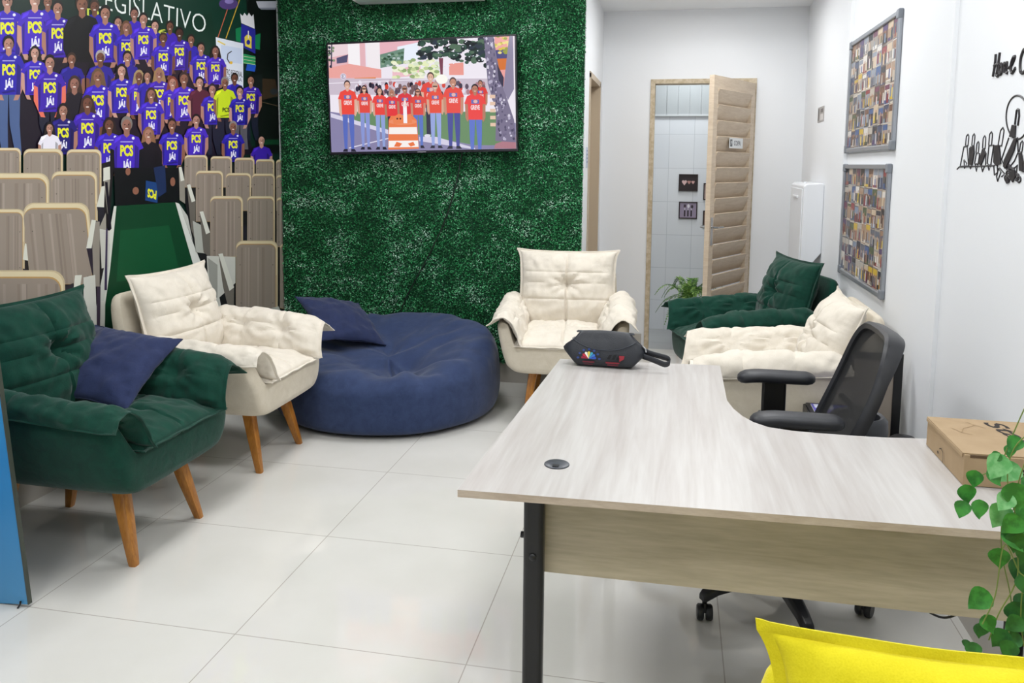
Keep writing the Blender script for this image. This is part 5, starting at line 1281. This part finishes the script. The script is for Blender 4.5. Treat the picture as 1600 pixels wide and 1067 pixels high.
# framed panel leaning at the wall (black edge and beige face seen from the side)
fr = thing('upright_panel', 'narrow black-edged taupe panel standing by the right wall behind the office chair', 'panel', (.85, 3.53, 0))
obj('edge_frame', bx(bx(box(.05, .083, -.02, .0, 0, .74), -.10, .05, -.02, .0, .715, .74), -.10, .05, -.02, 0, 0, .03), BLACKM, fr, False)
obj('panel_face', box(-.10, .05, -.014, -.006, .03, .715), mat('panel_taupe', '8d8378', .6), fr, False)

# ------------------------------------------------------------------ blue display panel at the left edge
bp = thing('display_panel', 'bright blue display panel leaning at the left edge of the room', 'display panel', (-2.089, 2.232, .012), 0)
bp.rotation_euler = (0, -math.radians(4.7), 0)
def bluemat():
    m = bpy.data.materials.new('blue_gradient_print'); m.use_nodes = True; nt = m.node_tree; b = nt.nodes['Principled BSDF']; b.inputs['Roughness'].default_value = .25
    tc = nt.nodes.new('ShaderNodeTexCoord'); sp = nt.nodes.new('ShaderNodeSeparateXYZ'); nt.links.new(tc.outputs['Object'], sp.inputs[0])
    mr = nt.nodes.new('ShaderNodeMapRange'); mr.inputs[1].default_value = 0; mr.inputs[2].default_value = 1.0; nt.links.new(sp.outputs[2], mr.inputs[0])
    r = nt.nodes.new('ShaderNodeValToRGB'); r.color_ramp.elements[0].color = lin('4a92c4'); r.color_ramp.elements[1].color = lin('2aa2dd'); e = r.color_ramp.elements.new(.5); e.color = lin('0d7fc4'); nt.links.new(mr.outputs[0], r.inputs['Fac']); nt.links.new(r.outputs['Color'], b.inputs['Base Color'])
    return m
obj('panel_sheet', box(-.50, -.004, -.006, .006, 0, 1.5), bluemat(), bp, False)
obj('edge_trim', bx(box(-.004, 0, -.008, .008, 0, 1.5), -.50, -.504, -.008, .008, 0, 1.5), mat('dark_bronze_trim', '3a4038', .35), bp, False)
obj('foot_hook', tube(B(), [(-.03, -.008, .012), (-.03, -.012, .002), (-.034, -.02, -.008)], .003, 6), BLACK, bp)

# ------------------------------------------------------------------ trailing artificial plant at the right edge
VG = [mat('ivy_green', '3f8f3a', .45, .4, var=(60, '2c6d2c', .1)), mat('ivy_dark', '1f5a26', .5, var=(60, '2f7230', .1)), mat('ivy_pale', '7dbb7c', .45, var=(70, '5aa45c', .1))]
vn = thing('trailing_plant', 'trailing green leafy plant hanging along the right wall in the bottom right corner', 'hanging plant', (.90, 1.45, 1.10))
vl = Vector(vn.location); V = []; Fc = []; Mi = []; sb = B(); R = random.Random(12)
def leaf_(c, d, nrm_, L_, mi_):
    d = d.normalized(); s = d.cross(nrm_).normalized(); n_ = s.cross(d)
    prof = [(0, 0), (.05, .20), (.14, .34), (.26, .42), (.40, .42), (.56, .35), (.72, .24), (.87, .11), (1, 0)]
    j = len(V)
    mid = [c+d*(a*L_)+n_*(-.06*L_*math.sin(a*PI)) for a, w_ in prof]
    lf_ = [c+d*(a*L_)+s*(w_*L_)+n_*(.10*L_*w_*2-.12*L_*a*a) for a, w_ in prof[1:-1]]; rt = [c+d*(a*L_)-s*(w_*L_)+n_*(.10*L_*w_*2-.12*L_*a*a) for a, w_ in prof[1:-1]]
    V.extend([tuple(q-vl) for q in mid+lf_+rt]); nm = len(mid); nl = len(lf_)
    for side, base_ in ((0, nm), (1, nm+nl)):
        tri = [(j, j+1, j+base_)]+[(j+k, j+k+1, j+base_+k, j+base_+k-1) for k in range(1, nm-2)]+[(j+nm-2, j+nm-1, j+base_+nl-1)]
        for f in tri: Fc.append(f if side else f[::-1]); Mi.append(mi_)
strands = [([(1640, 560), (1600, 640), (1578, 690), (1560, 730), (1530, 745), (1508, 775)], 1.50), ([(1640, 620), (1610, 700), (1590, 760), (1585, 820), (1590, 900), (1560, 960), (1545, 1000)], 1.45),
           ([(1650, 700), (1600, 790), (1570, 800), (1565, 860), (1580, 940), (1575, 1000)], 1.5), ([(1640, 850), (1600, 900), (1570, 850), (1555, 930), (1535, 975)], 1.42), ([(1630, 660), (1585, 700), (1575, 760), (1600, 850), (1595, 960), (1600, 1010)], 1.47)]
for pts, Y in strands:
    q = smoothpts([at_y(x, y, Y) for x, y in pts], 6); bmq = tube(sb, [p-vl for p in q], .0011, 5, caps=False)
leaves = [(1525, 742, 30, 0), (1508, 765, 34, 0), (1508, 790, 30, 0), (1530, 788, 32, 0), (1545, 738, 34, 0), (1568, 722, 46, 2), (1590, 735, 40, 2), (1592, 690, 30, 0), (1578, 700, 22, 0), (1562, 712, 20, 0), (1582, 765, 46, 0), (1597, 790, 36, 0), (1580, 780, 34, 2), (1574, 800, 44, 2), (1572, 830, 48, 0), (1596, 818, 40, 0), (1592, 840, 40, 1),
          (1560, 865, 38, 0), (1592, 880, 40, 1), (1598, 905, 38, 1), (1545, 935, 44, 0), (1538, 968, 32, 0), (1535, 980, 30, 1), (1583, 950, 44, 1), (1598, 935, 34, 1), (1588, 965, 40, 1), (1574, 995, 38, 1), (1582, 1010, 34, 1), (1520, 1010, 30, 1), (1512, 1004, 18, 1), (1598, 975, 34, 1), (1594, 1000, 34, 1), (1600, 860, 38, 1), (1605, 750, 38, 0)]
for (x, y, s, mi_) in leaves:
    Y = R.uniform(1.42, 1.52); c = at_y(x, y-s*.25, Y); L_ = s*.92*Y/1273
    sx_ = R.uniform(-.9, .4); d = Vector((sx_, R.uniform(-.3, .1), -R.uniform(.4, 1.0))); nr = Vector((R.uniform(-.5, .2), -1, R.uniform(.1, .7))).normalized()
    leaf_(c, d, nr, L_, mi_)
obj('leaves', (V, Fc, Mi), VG, vn); obj('stems', sb, mat('ivy_stem', '6b7f3a', .6), vn)
obj('wall_hook', lathe(B(), [(0, 0), (.02, 0), (.02, .01), (0, .012)], 12, Matrix.Translation((.985-.90, 0.0, .12)) @ Matrix.Rotation(-PI/2, 4, 'Y')), CHROME, vn)
obj('hanging_stem', tube(B(), smoothpts([(.075, 0, .12), (.06, 0, .05), at_y(1640, 620, 1.45)-vl], 4), .003, 6), mat('ivy_stem', '6b7f3a', .6), vn)
